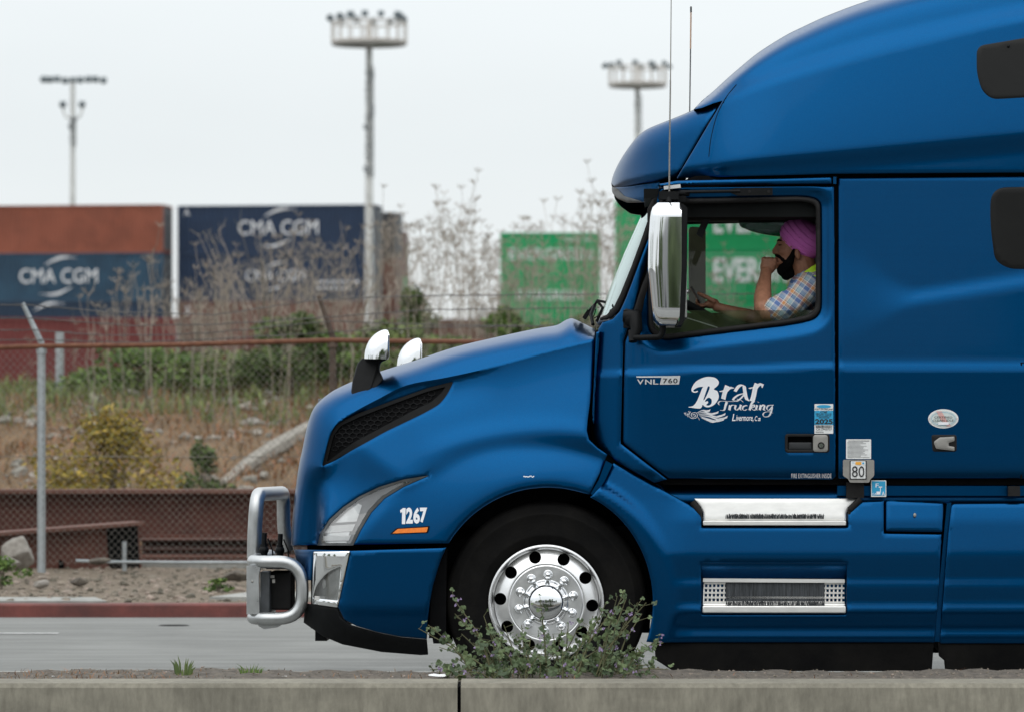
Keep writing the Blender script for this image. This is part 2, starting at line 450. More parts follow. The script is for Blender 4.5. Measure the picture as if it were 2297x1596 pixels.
def f_hood(X, Y):
    raw = f_hood0(X, Y); s = np.minimum(pdist(X, Y, HT, False), pdist(X, Y, CR, False)); w = sm(8, 26, s); r0_ = np.hypot(X-WC[0], Y-WC[1]); w = w*sm(262, 285, r0_)
    if not (w > 0).any(): return raw
    return raw*(1-w)+w*sum(f_hood0(X+a, Y+b) for a, b in KR)/len(KR)
def f_hood0(X, Y):
    r0 = np.hypot(X-WC[0], Y-WC[1])
    s = pdist(X, Y, HT, False); c = pdist(X, Y, CR, False); bel = inside(X, Y, CRF)
    fr_ = 1-sm(690, 830, X); Rr = 40+8*fr_; A = .10+.03*fr_
    roll = A*(1-np.sqrt(np.clip(1-(1-np.clip(s/Rr, 0, 1))**3.5, 0, 1)))
    roll = roll+(1-fr_)*.12*np.clip(1-s/20, 0, 1)
    up = .150+.11*c/(s+c+1e-6)
    lo = .150-.085*sm(0, 230, c)-.02*np.clip(c/230, 0, 1)+.014*sm(0, 9, c)*(1-sm(1020, 1140, X))*(1-sm(20, 90, c))
    side = np.where(bel, lo, up)
    side = side+.05*(1-sm(660, 790, X))*bel*sm(0, 40, c)
    r = rp(X, Y)
    a0 = np.clip(r0-276, 0, None); q = a0/(a0+np.clip(352-r, .5, None)*1.1)
    fl = .004+.006*(1-sm(258, 263, r0))+.055*q**1.25
    m = sm(336, 358, r)
    v = fl*(1-m)+side*m
    # soft swelling just above the fender line
    v = v-.012*np.exp(-((r-388)/22)**2)*sm(900, 1050, X)
    return v+roll
hood_out = HT+[(1331, 800), (1326, 880), (1318, 940), (1316, 965), (1321, 985), (1340, 1003), (1362, 1018), (1345, 1060), (1322, 1108), (1290, 1098)]
arch = [(WC[0]+258*math.cos(t), WC[1]-258*math.sin(t)) for t in np.linspace(R(76), R(149), 26)]
hood_out = HT+[(1331, 800), (1326, 880), (1318, 940), (1316, 965), (1321, 985), (1340, 1003), (1362, 1018), (1345, 1060), (1322, 1108)]+arch+[(985, 1217)]
VENT = fillet([(722, 1046), (740, 975), (756, 948, 20), (800, 927), (880, 897), (961, 868), (1018, 854, 8), (1004, 882), (986, 906, 20), (950, 926), (863, 968), (793, 1007)], 8)
HL = [(712, 1222), (719, 1192), (740, 1163), (770, 1136), (806, 1112), (850, 1091), (905, 1074), (962, 1065), (905, 1090), (862, 1116), (832, 1148), (808, 1188), (792, 1222)]
HLs = dens(HL, 30)
def arcl(r_, a0_, a1_): return [(WC[0]+r_*math.cos(t), WC[1]-r_*math.sin(t)) for t in np.linspace(R(a0_), R(a1_), 60)]
crpts = [p for k in (-2, 2) for p in dens([(x, y+k) for x, y in CR], 8, False)]
hood = panel('hood', hood_out, f_hood, 'blue_paint', truck, holes=[VENT, HL], grid=7, lip=.005, ret=0, sharp=55, lines=[CR]+[arcl(r_, a0_, a1_) for r_, a0_, a1_ in ((263, 62, 150), (276, 62, 150))])
# hood top: from the near crown across to the far one
mb = MB(); cr = dens([p for p in HT if p[0] < 1340], 10, False)
a = Tn(np.array([p[0] for p in cr]), np.array([p[1] for p in cr]), f_hood(np.array([p[0] for p in cr]), np.array([p[1] for p in cr])))
K = 16; rows = []
for p in a:
    row = []
    for j in range(K+1):
        t = j/K; v = p[1]+(TW_-2*p[1])*t; bul = math.sin(math.pi*t)
        row.append(Vector((p[0]-.02*bul*(1 if p[0] < -.8 else 0), v, p[2]-.012*bul)))
    rows.append(row)
mb.add([q for r_ in rows for q in r_], [(i*(K+1)+j, i*(K+1)+j+1, (i+1)*(K+1)+j+1, (i+1)*(K+1)+j) for i in range(len(rows)-1) for j in range(K)])
mb.build('hood_top', 'blue_paint', truck, sharp=60)
# far side of the hood (same pressing, mirrored, without the openings)
ho2 = panel('hood_far_side', hood_out, f_hood, 'blue_paint', truck, grid=22, lip=0, ret=0, rolled=False)
for q in ho2.data.vertices: q.co.y = TW_-q.co.y
ho2.data.flip_normals()
# grille across the nose
mb = MB(); z0, z1 = .80, 1.5
for i in range(9): mb.box((-1.125+.012*i, 1.25, .86+.085*i), (.02, 1.3, .03))
mb.build('grille', 'chrome', truck)
# side air vent with honeycomb
f_vent = lambda X, Y: f_hood(X, Y)*0+.185-.06*sm(0, 120, pdist(X, Y, CR, False))
ring = panel('air_vent', VENT, f_vent, 'matt_black', hood, grid=9, rolled=False, ret=.0)
inner = fillet([(732, 1036), (748, 975), (764, 954), (806, 934), (884, 904), (955, 878), (1000, 866), (990, 880), (968, 900), (930, 918), (855, 958), (790, 993)], 5)
mb = MB()
ccc = [(x+(8 if j % 2 else 0), 862+j*9.5) for j in range(20) for x in range(728, 1010, 16)]
for cx, cy in ccc:
    pl = [(cx+8.2*math.cos(t), cy+6*math.sin(t)) for t in [math.pi/3*k+math.pi/6 for k in range(6)]]
    A = np.array([p[0] for p in pl]); B = np.array([p[1] for p in pl])
    if not inside(A, B, inner).all(): continue
    q = [T(x, y, one(f_vent, x, y)-.006) for x, y in pl]
    mb.tube(q, .0022, 4, closed=True)
mb.build('vent_mesh', 'black_plastic', ring)
fr = panel('vent_frame', VENT, lambda X, Y: f_vent(X, Y)-.014, 'black_plastic', ring, holes=[inner], grid=9, lip=0, ret=.012, rolled=False)

# headlight
hb = panel('headlight', HL, lambda X, Y: f_hood(X, Y)+.03, 'lamp_dark', hood, grid=10, rolled=False, ret=0)
for nm, pl, m_, o_ in [('reflector', [(722, 1216), (728, 1194), (785, 1190), (777, 1216)], 'lamp_chrome', .022),
                       ('light_bar', [(728, 1194), (738, 1178), (797, 1174), (790, 1190)], 'lamp_white', .016),
                       ('light_bar', [(722, 1212), (726, 1201), (787, 1199), (782, 1211)], 'lamp_white', .012),
                       ('light_guide', [(742, 1172), (766, 1146), (800, 1126), (812, 1132), (800, 1168)], 'lamp_chrome', .024)]:
    panel(nm, pl, lambda X, Y, o_=o_: f_hood(X, Y)+o_, m_, hb, grid=10, rolled=False, ret=.006)
hin = [(720, 1217), (726, 1194), (746, 1168), (774, 1142), (808, 1118), (852, 1097), (905, 1080), (925, 1078), (898, 1087), (856, 1111), (825, 1144), (802, 1184), (787, 1217)]
panel('lens_rim', HL, lambda X, Y: f_hood(X, Y)+.001, 'lamp_dark', hb, holes=[hin], grid=10, rolled=False, ret=.01)
panel('lens', hin, lambda X, Y: f_hood(X, Y)+.003, 'lens_glass', hb, grid=8, rolled=False, ret=0)

# fleet number, side marker, chip of paint
mb = MB(); mb.add([on(f_hood, .004)(x, y) for x, y in ((897.5, 1143), (904, 1138), (910, 1138), (909, 1174), (901.5, 1174), (902, 1147), (898.5, 1149))], [(0, 1, 2, 3, 4, 5, 6)])
for ch, bx in (('2', (911, 1137, 926, 1173)), ('6', (927, 1137, 942, 1173)), ('7', (942, 1137, 958, 1171))):
    put_text(mb, ch, bx, on(f_hood, .004), bold=.05)
mb.build('fleet_number', 'white_vinyl', hood)
mk = fillet([(874, 1197), (889, 1183), (964, 1178), (960, 1194)], 3)
g = panel('side_marker', mk, lambda X, Y: f_hood(X, Y)-.005, 'black_plastic', hood, grid=10, rolled=False, ret=.012)
panel('amber_lens', fillet([(880, 1195), (892, 1185), (960, 1181), (957, 1192)], 2), lambda X, Y: f_hood(X, Y)-.011, 'amber_lens', g, grid=10, rolled=False, ret=.008)
rr = random.Random(3); mb = MB()
for i in range(9):
    x = 1174+i*2.7; y = 1068+rr.uniform(-1.5, 1)
    mb.prism([T(x, y, one(f_hood, x, y)-.002) for x, y in ((x, y-1), (x+2.5, y-1.3), (x+2.6, y+1.2), (x+.2, y+1.4))], (0, .001, 0))
mb.build('paint_chip', 'white_vinyl', hood)

# ---- bumper
def f_bump(X, Y):
    u = np.clip((806-X)/156, 0, .999); v = .55*(1-np.sqrt(1-u*u))
    return v+.004+.10*np.clip((Y-1352)/110, 0, 1)**2+.006*sm(1362, 1368, Y)*(1-sm(1000, 1001, X))*0
bo = [(659, 1231), (786, 1234), (1001, 1227), (988, 1255), (971, 1312), (964, 1351), (959, 1395), (957, 1432), (900, 1427), (848, 1417), (800, 1403), (772, 1388), (760, 1364), (757, 1359), (784, 1240), (703, 1238), (698, 1300), (676, 1300)]
bump = panel('bumper', bo, f_bump, 'blue_paint', truck, grid=8, mirror=True)
lo = [(684, 1352), (757, 1362), (764, 1383), (788, 1401), (848, 1418), (900, 1428), (957, 1433), (960, 1467), (944, 1468), (856, 1461), (768, 1444), (725, 1426), (681, 1395)]
panel('bumper_lip', lo, lambda X, Y: f_bump(X, Y)+.01, 'black_plastic', bump, grid=10, mirror=True, sharp=40)
fg = fillet([(703, 1236), (785, 1235), (757, 1361), (699, 1353)], 3)
lampo = fillet([(702, 1340), (708, 1314, 20), (733, 1282, 20), (764, 1269), (757, 1346)], 3)
fgo = panel('fog_light', fg, lambda X, Y: f_bump(X, Y)-.004, 'chrome', bump, holes=[lampo], grid=8, lip=.004)
panel('fog_lamp', lampo, lambda X, Y: f_bump(X, Y)+.03, 'lamp_chrome', fgo, grid=8, rolled=False, ret=0)
mb = MB()
mb.sphere(T(738, 1308, .12), (.035, .02, .05), 14, 10); mb.box(T(728, 1340, .12), (.1, .03, .02)); mb.build('reflector_bowl', 'lamp_white', fgo)
panel('lens', lampo, lambda X, Y: f_bump(X, Y)+.002, 'lens_glass', fgo, grid=8, rolled=False, ret=0)
mb = MB(); mb.box((-1.02, 1.25, .62), (.08, 1.7, .52)); mb.box((-1.0, 1.25, .33), (.06, 1.9, .06)); mb.build('bumper_centre', 'black_plastic', bump)

# ---- bull bar
mb = MB()
r = .033
def arcp(pts, rad, n=6):     # smooth the corners of a 3-D path
    o = [Vector(pts[0])]
    for i in range(1, len(pts)-1):
        p = Vector(pts[i]); a = Vector(pts[i-1]); b = Vector(pts[i+1]); da = a-p; db = b-p
        q = min(rad, da.length*.49, db.length*.49); s = p+da.normalized()*q; e = p+db.normalized()*q
        for j in range(n+1):
            t = j/n; o.append(s*(1-t)**2+p*2*t*(1-t)+e*t*t)
    o.append(Vector(pts[-1])); return o
bar = empty('bull_bar'); bar.parent = truck
loop = [T(566, 1259, .20), T(622, 1259, .20), T(678, 1259, .20), T(678, 1386, .20), T(622, 1386, .20), T(566, 1386, .20)]
m_ = MB(); m_.tube(arcp([T(566, 1259, .20)+Vector((0, 1.0, 0)), T(563, 1259, .20), T(678, 1259, .20), T(678, 1386, .20), T(563, 1386, .20), T(566, 1386, .20)+Vector((0, 1.0, 0))], .125, 8), r, 16)
m_.build('side_tube', 'silver_tube', bar, 60)
m_ = MB(); far = lambda p: Vector((p.x, TW_-p.y, p.z))
m_.tube([far(p) for p in arcp([T(678, 1259, .20)-Vector((.02, -.3, 0)), T(678, 1259, .20), T(678, 1386, .20), T(678, 1386, .20)-Vector((.02, -.3, 0))], .085, 8)], r, 12)
m_.build('side_tube', 'silver_tube', bar, 60)
# upright hoop: near upright, top, far upright
nb = T(571, 1250, .62); nt_ = T(575, 1130, .62); n2 = T(578, 1112, .66)
m_ = MB(); up = [T(570, 1250, .62), T(571, 1190, .62), T(577, 1108, .62), T(577, 1108, .62)+Vector((.035, 1.18, -.012)), T(571, 1190, .62)+Vector((.045, 1.22, 0)), T(570, 1250, .62)+Vector((.065, 1.24, 0))]
m_.tube(arcp(up, .10, 8), .038, 16); m_.build('hoop', 'silver_tube', bar, 60)
m_ = MB(); m_.box(T(567, 1322, .22), (.062, .03, .25)); m_.prism([T(555, 1268, .2), T(585, 1268, .2), T(580, 1290, .2), T(582, 1376, .2), T(555, 1376, .2)], (0, .05, 0)); m_.build('end_plate', 'silver_tube', bar)
m_ = MB(); m_.prism([T(575, 1396, .25), T(634, 1396, .25), T(622, 1406, .25), T(592, 1410, .25), T(582, 1404, .25)], (0, .2, 0)); m_.build('foot_bracket', 'silver_tube', bar)
m_ = MB()
for x in (592, 628):
    m_ = MB(); c0 = T(x, 1245, .55 if x < 600 else 1.6); m_.tube([c0, c0+Vector((0, 0, .06))], .019, 10); m_.tube([c0+Vector((0, 0, .06)), c0+Vector((.003, 0, .12))], .014, 10); m_.sphere(c0+Vector((0, 0, .03)), .026, 10, 8)
    m_.tube([c0+Vector((.02, 0, .09)), c0+Vector((.045, 0, .03)), c0+Vector((.05, 0, -.04))], .004, 6); m_.build('latch', 'black_plastic', bar)
m_ = MB(); m_.box(T(597, 1326, .33), (.05, .15, .215)); o = m_.build('mounting_box', 'guard_grey', bar); b = o.modifiers.new('b', 'BEVEL'); b.width = .006; b.segments = 2
m_ = MB(); m_.box(T(634, 1322, .45), (.115, .2, .20)); o = m_.build('mounting_box', 'gasket', bar); b = o.modifiers.new('b', 'BEVEL'); b.width = .012; b.segments = 3
m_ = MB(); m_.sphere(T(566, 1303, .195), .006, 8, 6); m_.build('bolt', 'grey_metal', bar)
m_ = MB(); m_.box(T(609, 1292, .3), (.03, .01, .014)); m_.box(T(614, 1302, .268), (.014, .01, .018)); m_.tube([T(598, 1290, .28), T(604, 1302, .28), T(601, 1316, .28)], .004, 6); m_.build('cable', 'grey_metal', bar)
m_ = MB(); m_.box(T(640, 1262, .75), (.12, .9, .03)); m_.build('cross_brace', 'gasket', bar)

# ---- hood mirrors
def hood_mirror(sx, sy, dv, nm):
    r0 = empty(nm); r0.parent = truck
    q = lambda x, y, v: T(x+sx, y+sy, dv+v)
    # arm: a tapering black fin
    A = [(783, 911, .20), (790, 855, .26), (801, 815, .27), (812, 803, .26), (840, 795, .26), (869, 806, .25), (853, 812, .25), (850, 829, .25), (860, 850, .21), (830, 885, .19)]
    m_ = MB(); m_.prism([q(x, y, v) for x, y, v in A], (0, .05, 0)); o = m_.build('mirror_arm', 'black_plastic', r0, 30)
    b = o.modifiers.new('b', 'BEVEL'); b.width = .012; b.segments = 3
    # chrome shell, rounded, open at the back
    m_ = MB(); rowsY = 12
    top = [(817, 804), (819, 785), (827, 765), (840, 750), (855, 741), (866, 739), (871, 742)]
    C = catmull(top, 5); bk = (871, 800)
    vs = []; fs = []; n = len(C); K = 9
    for i, (x, y) in enumerate(C):
        yb = 800+(x-817)*.1
        for j in range(K+1):
            t = j/K; a = math.pi*t
            # section from front-top silhouette around near side to the inner side
            vs.append(None)
    cx, cy = 852, 780
    m_ = MB(); vs = []; fs = []; NU, NV = 24, 12
    for i in range(NU+1):
        ph = math.pi*i/NU-math.pi/2      # across depth
        for j in range(NV+1):
            th = math.pi/2*j/NV           # silhouette from low front to the top
            c = catmull(top, 4); 
            k = j/NV*(len(c)-1); k0 = int(k); fr_ = k-k0; p0 = c[k0]; p1 = c[min(k0+1, len(c)-1)]
            x = p0[0]*(1-fr_)+p1[0]*fr_; y = p0[1]*(1-fr_)+p1[1]*fr_
            s = math.cos(ph)**.55 if math.cos(ph) > 0 else 0
            X = 869-(869-x)*s; Y = 806-(806-y)*(.35+.65*s)
            vs.append(q(X, Y, .24+.11*math.sin(ph)))
    for i in range(NU):
        for j in range(NV): a_ = i*(NV+1)+j; fs.append((a_, a_+1, a_+NV+2, a_+NV+1))
    m_.add(vs, fs); o = m_.build('mirror_shell', 'chrome', r0, 60)
    m_ = MB(); g_ = fillet([(866, 743), (873, 752), (873, 800), (868, 806)], 3)
    m_.prism([q(869, 744, .16), q(872, 752, .145), q(872, 798, .145), q(869, 806, .16), q(869, 806, .32), q(872, 798, .335), q(872, 752, .335), q(869, 744, .32)], (.004, 0, 0)); m_.build('mirror_glass', 'chrome', r0, 30)
    return r0
hood_mirror(0, 0, 0, 'hood_mirror')
hood_mirror(73, 19, 1.92, 'hood_mirror')

# ---- windscreen, visor, A pillar
WSs = [(1343, 714), (1364, 657), (1399, 571), (1443, 473), (1470, 415)]
WSr = [(1372, 714), (1389, 679), (1437, 559), (1457, 501), (1482, 415)]
def xon(a, y): return float(np.interp(y, [p[1] for p in a][::-1], [p[0] for p in a][::-1]))
def wind(name, y0, y1, mat, off=0, a0=0.0, a1=1.0, nu=18, nv=14, rear=None, rx=0):
    m_ = MB(); vs = []; half = []
    for i in range(nv+1):
        y = y0+(y1-y0)*i/nv; xs = xon(WSs, y); xr = xon(WSr, y)+rx; row = []
        for j in range(nu+1):
            t = a0+(a1-a0)*j/nu; an = t*math.pi/2
            x = xr+(xs-xr)*math.sin(an)**1.0; v = .13+1.12*(1-math.cos(an))**.9
            row.append(T(x+off, y, min(v, 1.25)))
        ext = [far(p)+Vector((0, 0, 0)) for p in row[::-1][1 if a1 >= 1 else 0:]]
        half.append(row+ext)
    w = len(half[0]); vs = [p for r_ in half for p in r_]
    m_.add(vs, [(i*w+j, i*w+j+1, (i+1)*w+j+1, (i+1)*w+j) for i in range(nv) for j in range(w-1)])
    return m_.build(name, mat, truck, 60)
wind('windscreen', 712, 418, 'windscreen_glass', a0=.10)
# the white dusty cowl under it
m_ = MB(); m_.tube(arcp([T(1376, 714, .20), T(1352, 716, .5), T(1342, 718, 1.25), far(T(1352, 716, .5)), far(T(1376, 714, .2))], .5, 8), .022, 10); m_.build('windscreen_seal', 'grey_metal', truck, 60)
gk = [(1361, 706), (1376, 690), (1391, 660), (1416, 598), (1441, 530), (1452, 497), (1452, 470), (1470, 432), (1484, 415), (1494, 415), (1478, 452), (1468, 480), (1458, 520), (1437, 575), (1416, 632), (1402, 668), (1390, 695), (1374, 712), (1360, 717), (1346, 718), (1346, 713)]
panel('windscreen_gasket', gk, flatf(.10), 'gasket', truck, grid=9, ret=.05, mirror=True)
# visor
VT = [(1371, 412), (1376, 392), (1388, 366), (1404, 340), (1425, 312), (1440, 298), (1458, 287), (1500, 270), (1530, 258), (1560, 245), (1590, 235), (1618, 224)]
def plan(X):  # rounding of the roof cap in plan
    u = np.clip((1760-X)/(1760-1366), 0, .9995); return 1.1*(1-np.sqrt(1-u**2.3))
LBt = [(1560, 238), (1614, 208), (1685, 167), (1816, 123), (1992, 66), (2211, 22), (2297, 9), (2700, -50)]
LBb = [(1560, 246), (1623, 224), (1728, 184), (1904, 131), (2079, 88), (2297, 39), (2700, -20)]
DBt = [(1370, 412), (1515, 385), (1685, 363), (1860, 345), (2297, 303), (2700, 265)]
DBb = [(1370, 414), (1515, 394), (1685, 381), (1948, 366), (2297, 335), (2700, 300)]
RT = [(1556, 246), (1575, 226), (1600, 205), (1625, 182), (1650, 160), (1700, 119), (1760, 81), (1800, 61), (1850, 38), (1920, 11), (1990, -11), (2060, -30), (2150, -50), (2297, -72), (2450, -88), (2700, -100)]
SEAM = [(1370, 420), (1515, 401), (1870, 390), (2297, 387), (2700, 385)]
RT = catmull(RT, 5); VT = catmull(VT, 4); LBt, LBb, DBt, DBb = [catmull(q_, 5) for q_ in (LBt, LBb, DBt, DBb)]
def f_roof(X, Y): return sum(f_roof0(X, Y+d_) for d_ in (-9., -6., -3., 0., 3., 6., 9.))/7
def f_roof0(X, Y):
    lt, lb, dt, db, se = it(LBt, X), it(LBb, X), it(DBt, X), it(DBb, X), it(SEAM, X)
    rt = it(RT, X)
    v = np.zeros(len(X))
    # lower skirt, undercut, side, light band, upper side
    v = np.where(Y >= db, .010, v)
    t = np.clip((db-Y)/(db-dt), 0, 1); v = np.where(Y < db, .010-.022*t, v)
    t = np.clip((dt-Y)/(dt-lb), 0, 1); v = np.where(Y < dt, -.012+.078*t**1.15, v)
    t = np.clip((lb-Y)/(lb-lt), 0, 1); v = np.where(Y < lb, .073+.045*(t*t*(3-2*t)), v)
    t = np.clip((lt-Y)/np.maximum(lt-rt, 8), 0, 1); v = np.where(Y < lt, .118+.05*t+.28*(1-np.sqrt(np.clip(1-t**4, 0, 1))), v)
    return v+plan(X)*.9
def f_visor(X, Y):
    t = np.clip((Y-it(DBt, X))/20, 0, 1)
    top = it(VT, X); u = np.clip(1-(Y-top)/60, 0, 1)
    return plan(X)*.9+.02+.03*t+.10*(1-np.sqrt(np.clip(1-u**3, 0, 1)))+.06*np.clip((400-Y)/180, 0, 1)
vis = VT+[(1580, 290), (1516, 398), (1480, 407), (1440, 412), (1404, 418), (1378, 420)]
visor = panel('sun_visor', vis, f_visor, 'blue_paint', truck, grid=8, ret=.02, mirror=True)
def bridge(name, line, f, mat, parent, K=14, bul=.03, mirror_to=None, sharp=30, bx=0):
    m_ = MB(); c = dens(line, 12, False); X = np.array([p[0] for p in c]); Y = np.array([p[1] for p in c]); P = Tn(X, Y, f(X, Y)); rows = []
    for p in P:
        rows.append([Vector((p[0]-bx*math.sin(math.pi*j/K), p[1]+(TW_-2*p[1])*j/K, p[2]+bul*math.sin(math.pi*j/K))) for j in range(K+1)])
    m_.add([q for r_ in rows for q in r_], [(i*(K+1)+j, i*(K+1)+j+1, (i+1)*(K+1)+j+1, (i+1)*(K+1)+j) for i in range(len(rows)-1) for j in range(K)])
    return m_.build(name, mat, parent, sharp)
bridge('visor_top', VT, f_visor, 'blue_paint', visor, bul=0)
bridge('visor_underside', [(1376, 419), (1404, 418), (1440, 412), (1500, 404)], f_visor, 'black_plastic', visor, bul=0)
mk = fillet([(1373, 421), (1404, 419), (1445, 413), (1482, 408), (1470, 440), (1450, 453), (1410, 454), (1388, 443), (1376, 431)], 6)
vl = panel('visor_lower', mk, lambda X, Y: f_visor(X, Y)+.03+.5*np.clip((Y-425)/30, 0, 1)*0, 'blue_paint', visor, grid=9, ret=.05, mirror=True)
panel('marker_lamp', fillet([(1372, 418), (1385, 424), (1400, 440), (1440, 452), (1408, 455), (1385, 446), (1373, 432)], 4), lambda X, Y: f_visor(X, Y)+.02, 'lamp_dark', visor, grid=7, ret=.02)

# ---- roof fairing
roof_out = RT+[(2700, 384), (2297, 387), (1870, 390), (1700, 395), (1518, 400), (1583, 290), (1621, 226), (1600, 232), (1575, 242)]
rex = [p for a_ in (LBt, LBb, DBt, DBb) for p in dens([(x, y) for x, y in a_], 9, False)]
roof = panel('roof_fairing', roof_out, f_roof, 'blue_paint', truck, grid=7, ret=.03, sharp=55, mirror=True, lip=.004)
bridge('roof_top', RT, f_roof, 'blue_paint', roof, bul=.02)
panel('roof_window', fillet([(2190, 103, 20), (2297+90, 70, 40), (2297+95, 215, 30), (2225, 224, 40), (2202, 205, 25), (2190, 165)], 25), lambda X, Y: f_roof(X, Y)-.003, 'dark_tint_glass', truck, grid=10, ret=.01, lip=.004)
mb = MB(); p = T(2262, 104, one(f_roof, 2262, 104)-.006); mb.sphere(p, .008, 10, 6); mb.build('window_stud', 'black_plastic', roof)
# thin seam line on the fairing front
sl = catmull([(1652, 190), (1628, 220), (1608, 260), (1595, 310), (1590, 352)], 6)
mb = MB(); mb.tube([T(x, y, one(f_roof, x, y)) for x, y in sl], .0022, 5); mb.build('fairing_joint', 'matt_black', roof)

# ---- cab side
WIN = fillet([(1466, 436, 30), (1545, 441), (1800, 436, 28), (1841, 448, 36), (1850, 560), (1842, 706, 50), (1790, 733), (1488, 764, 30), (1452, 740, 30), (1452, 600)], 30, 8)
WIN = fillet([(1478, 447, 14), (1800, 441, 40), (1840, 448, 44), (1841, 560), (1841, 712, 70), (1780, 726, 30), (1484, 762, 34), (1455, 742, 24), (1454, 600)], 20, 8)
GIN = fillet([(1490, 459, 12), (1800, 452, 40), (1830, 458, 38), (1831, 560), (1830, 702, 60), (1775, 715, 25), (1488, 750, 24), (1466, 734, 18), (1466, 600)], 14, 8)
def f_cab(X, Y):
    ab = 815+(1875-np.minimum(X, 1875))*.030
    v = np.where(Y < ab, .012+(ab-Y)/440*.030, .012-.012*sm(0, 7, Y-ab)+(Y-ab)/440*.016)
    v = v+np.where(X < 1480, np.clip((1480-X)/140, 0, 1.2)**2*.10, 0)
    # long soft step that climbs along the sleeper
    ys = 700-(np.clip(X, 1880, 2700)-1880)*.155
    w_ = 1+5*(1-sm(1880, 2060, X)); v = v+np.where((X > 1877) & (Y < ab), .015*(1-sm(-26, 12, (Y-ys)/w_)), 0)
    d = pdist(X, Y, WIN)
    v = v+.028*(1-sm(4, 30, d))
    v = v+.012*sm(1050, 1074, Y)
    return v
door_out = fillet([(1480, 424, 10), (1540, 421, 3), (1868, 418, 5), (1871, 420, 3), (1875, 1068, 8), (1868, 1074, 6), (1500, 1072, 3), (1397, 992, 8), (1400, 830), (1402, 768), (1440, 660), (1455, 590), (1470, 500)], 4)
dd = panel('door', door_out, f_cab, 'blue_paint', truck, holes=[WIN, fillet([(1766, 977), (1823, 977), (1823, 1009), (1766, 1009)], 4)], grid=8, mirror=True)
panel('window_frame', WIN, lambda X, Y: f_cab(X, Y)*0+.030+(760-Y)/440*.022, 'gasket', dd, holes=[GIN], grid=8, lip=.01, ret=.05, mirror=True, sharp=60)
panel('drip_rail', fillet([(1478, 413), (1520, 406), (1863, 397), (1866, 399), (1866, 413), (1540, 416), (1482, 420)], 2), lambda X, Y: f_cab(X, Y)*0+.02, 'blue_paint', truck, grid=8, mirror=True, lip=.008)
panel('pillar_joint', [(1869, 397), (1876, 397), (1876, 413), (1869, 413)], flatf(.024), 'blue_paint', truck, grid=8, rolled=False)
pil = [(1342, 738), (1352, 722), (1374, 716), (1391, 698), (1404, 670), (1418, 634), (1439, 577), (1460, 522), (1470, 482), (1480, 452), (1494, 420), (1478, 423), (1466, 500), (1450, 590), (1422, 690), (1398, 765), (1396, 830), (1392, 994), (1496, 1074), (1468, 1082), (1430, 1062), (1400, 1044), (1378, 1030), (1346, 1002), (1333, 985), (1329, 960), (1333, 880), (1340, 800)]
panel('cowl_side', pil, lambda X, Y: f_cab(X, Y)+.0, 'blue_paint', truck, grid=8, mirror=True)
panel('pillar_strip', fillet([(1455, 600), (1458, 625), (1441, 703), (1421, 697), (1440, 640)], 3), lambda X, Y: f_cab(X, Y)-.004, 'gasket', truck, grid=8, ret=.02)
panel('cowl_strip', fillet([(1337, 745), (1346, 743), (1341, 800), (1335, 880), (1332, 950), (1328, 940), (1332, 860)], 2), flatf(.078), 'blue_paint', truck, grid=8, ret=.04)
sleep = [(1880, 398), (2297, 394), (2700, 392), (2700, 1072), (1880, 1072)]
SW = fillet([(2222, 420, 45), (2400, 418, 30), (2400, 606, 30), (2262, 604, 50), (2231, 585, 30), (2220, 500)], 40, 8)
sp = panel('sleeper_side', fillet(sleep, 5), f_cab, 'blue_paint', truck, grid=10, mirror=True)
panel('sleeper_window', SW, lambda X, Y: f_cab(X, Y)-.004, 'dark_tint_glass', sp, grid=10, lip=.005, ret=.01)
mb = MB()      # joint around the luggage door at the right edge
mb.tube([T(x, y, one(f_cab, x, y)) for x, y in ((2291, 1072), (2291, 813), (2420, 812), (2700, 812))], .006, 6); mb.build('panel_joint', 'matt_black', sp)
# dark body shell behind the joints
shell_w = fillet([(1486, 454, 12), (1834, 454, 40), (1834, 716, 60), (1486, 756, 24), (1462, 738), (1462, 600)], 10)
shell_o = [(1336, 742), (1400, 700), (1462, 540), (1482, 425), (1560, 395), (2690, 380), (2690, 1086), (1490, 1086), (1400, 1050), (1330, 1005), (1322, 900)]
panel('body_shell', shell_o, lambda X, Y: .085+np.clip((1480-X)/140, 0, 1.2)**2*.11, 'matt_black', truck, holes=[shell_w], grid=30, rolled=False, ret=.03, mirror=True)
mb = MB(); a_ = T(2690, 1100, .06); b_ = T(2690, -90, .06)
mb.box(((a_.x+b_.x)/2, 1.25, (a_.z+b_.z)/2), (.04, 2.36, b_.z-a_.z)); mb.box(((T(1880, 1100, 0).x+a_.x)/2, 1.25, a_.z), (a_.x-T(1880, 0, 0).x, 2.3, .05))
mb.build('rear_wall', 'blue_paint', truck)

# ---- upper seam and sill below the doors
panel('sill', [(1470, 1083), (1900, 1080), (2700, 1078), (2700, 1130), (1520, 1130)], lambda X, Y: .19-.03*sm(1085, 1112, Y), 'blue_paint', truck, grid=12, ret=.05, mirror=True)
mb = MB(); mb.box(T(2274, 1100, .04), (.06, .06, .05)); mb.build('sill_bracket', 'gasket', truck)
mb = MB(); mb.box(T(1918, 1098, .05), (.09, .03, .08)); mb.build('sill_bracket', 'gasket', truck)

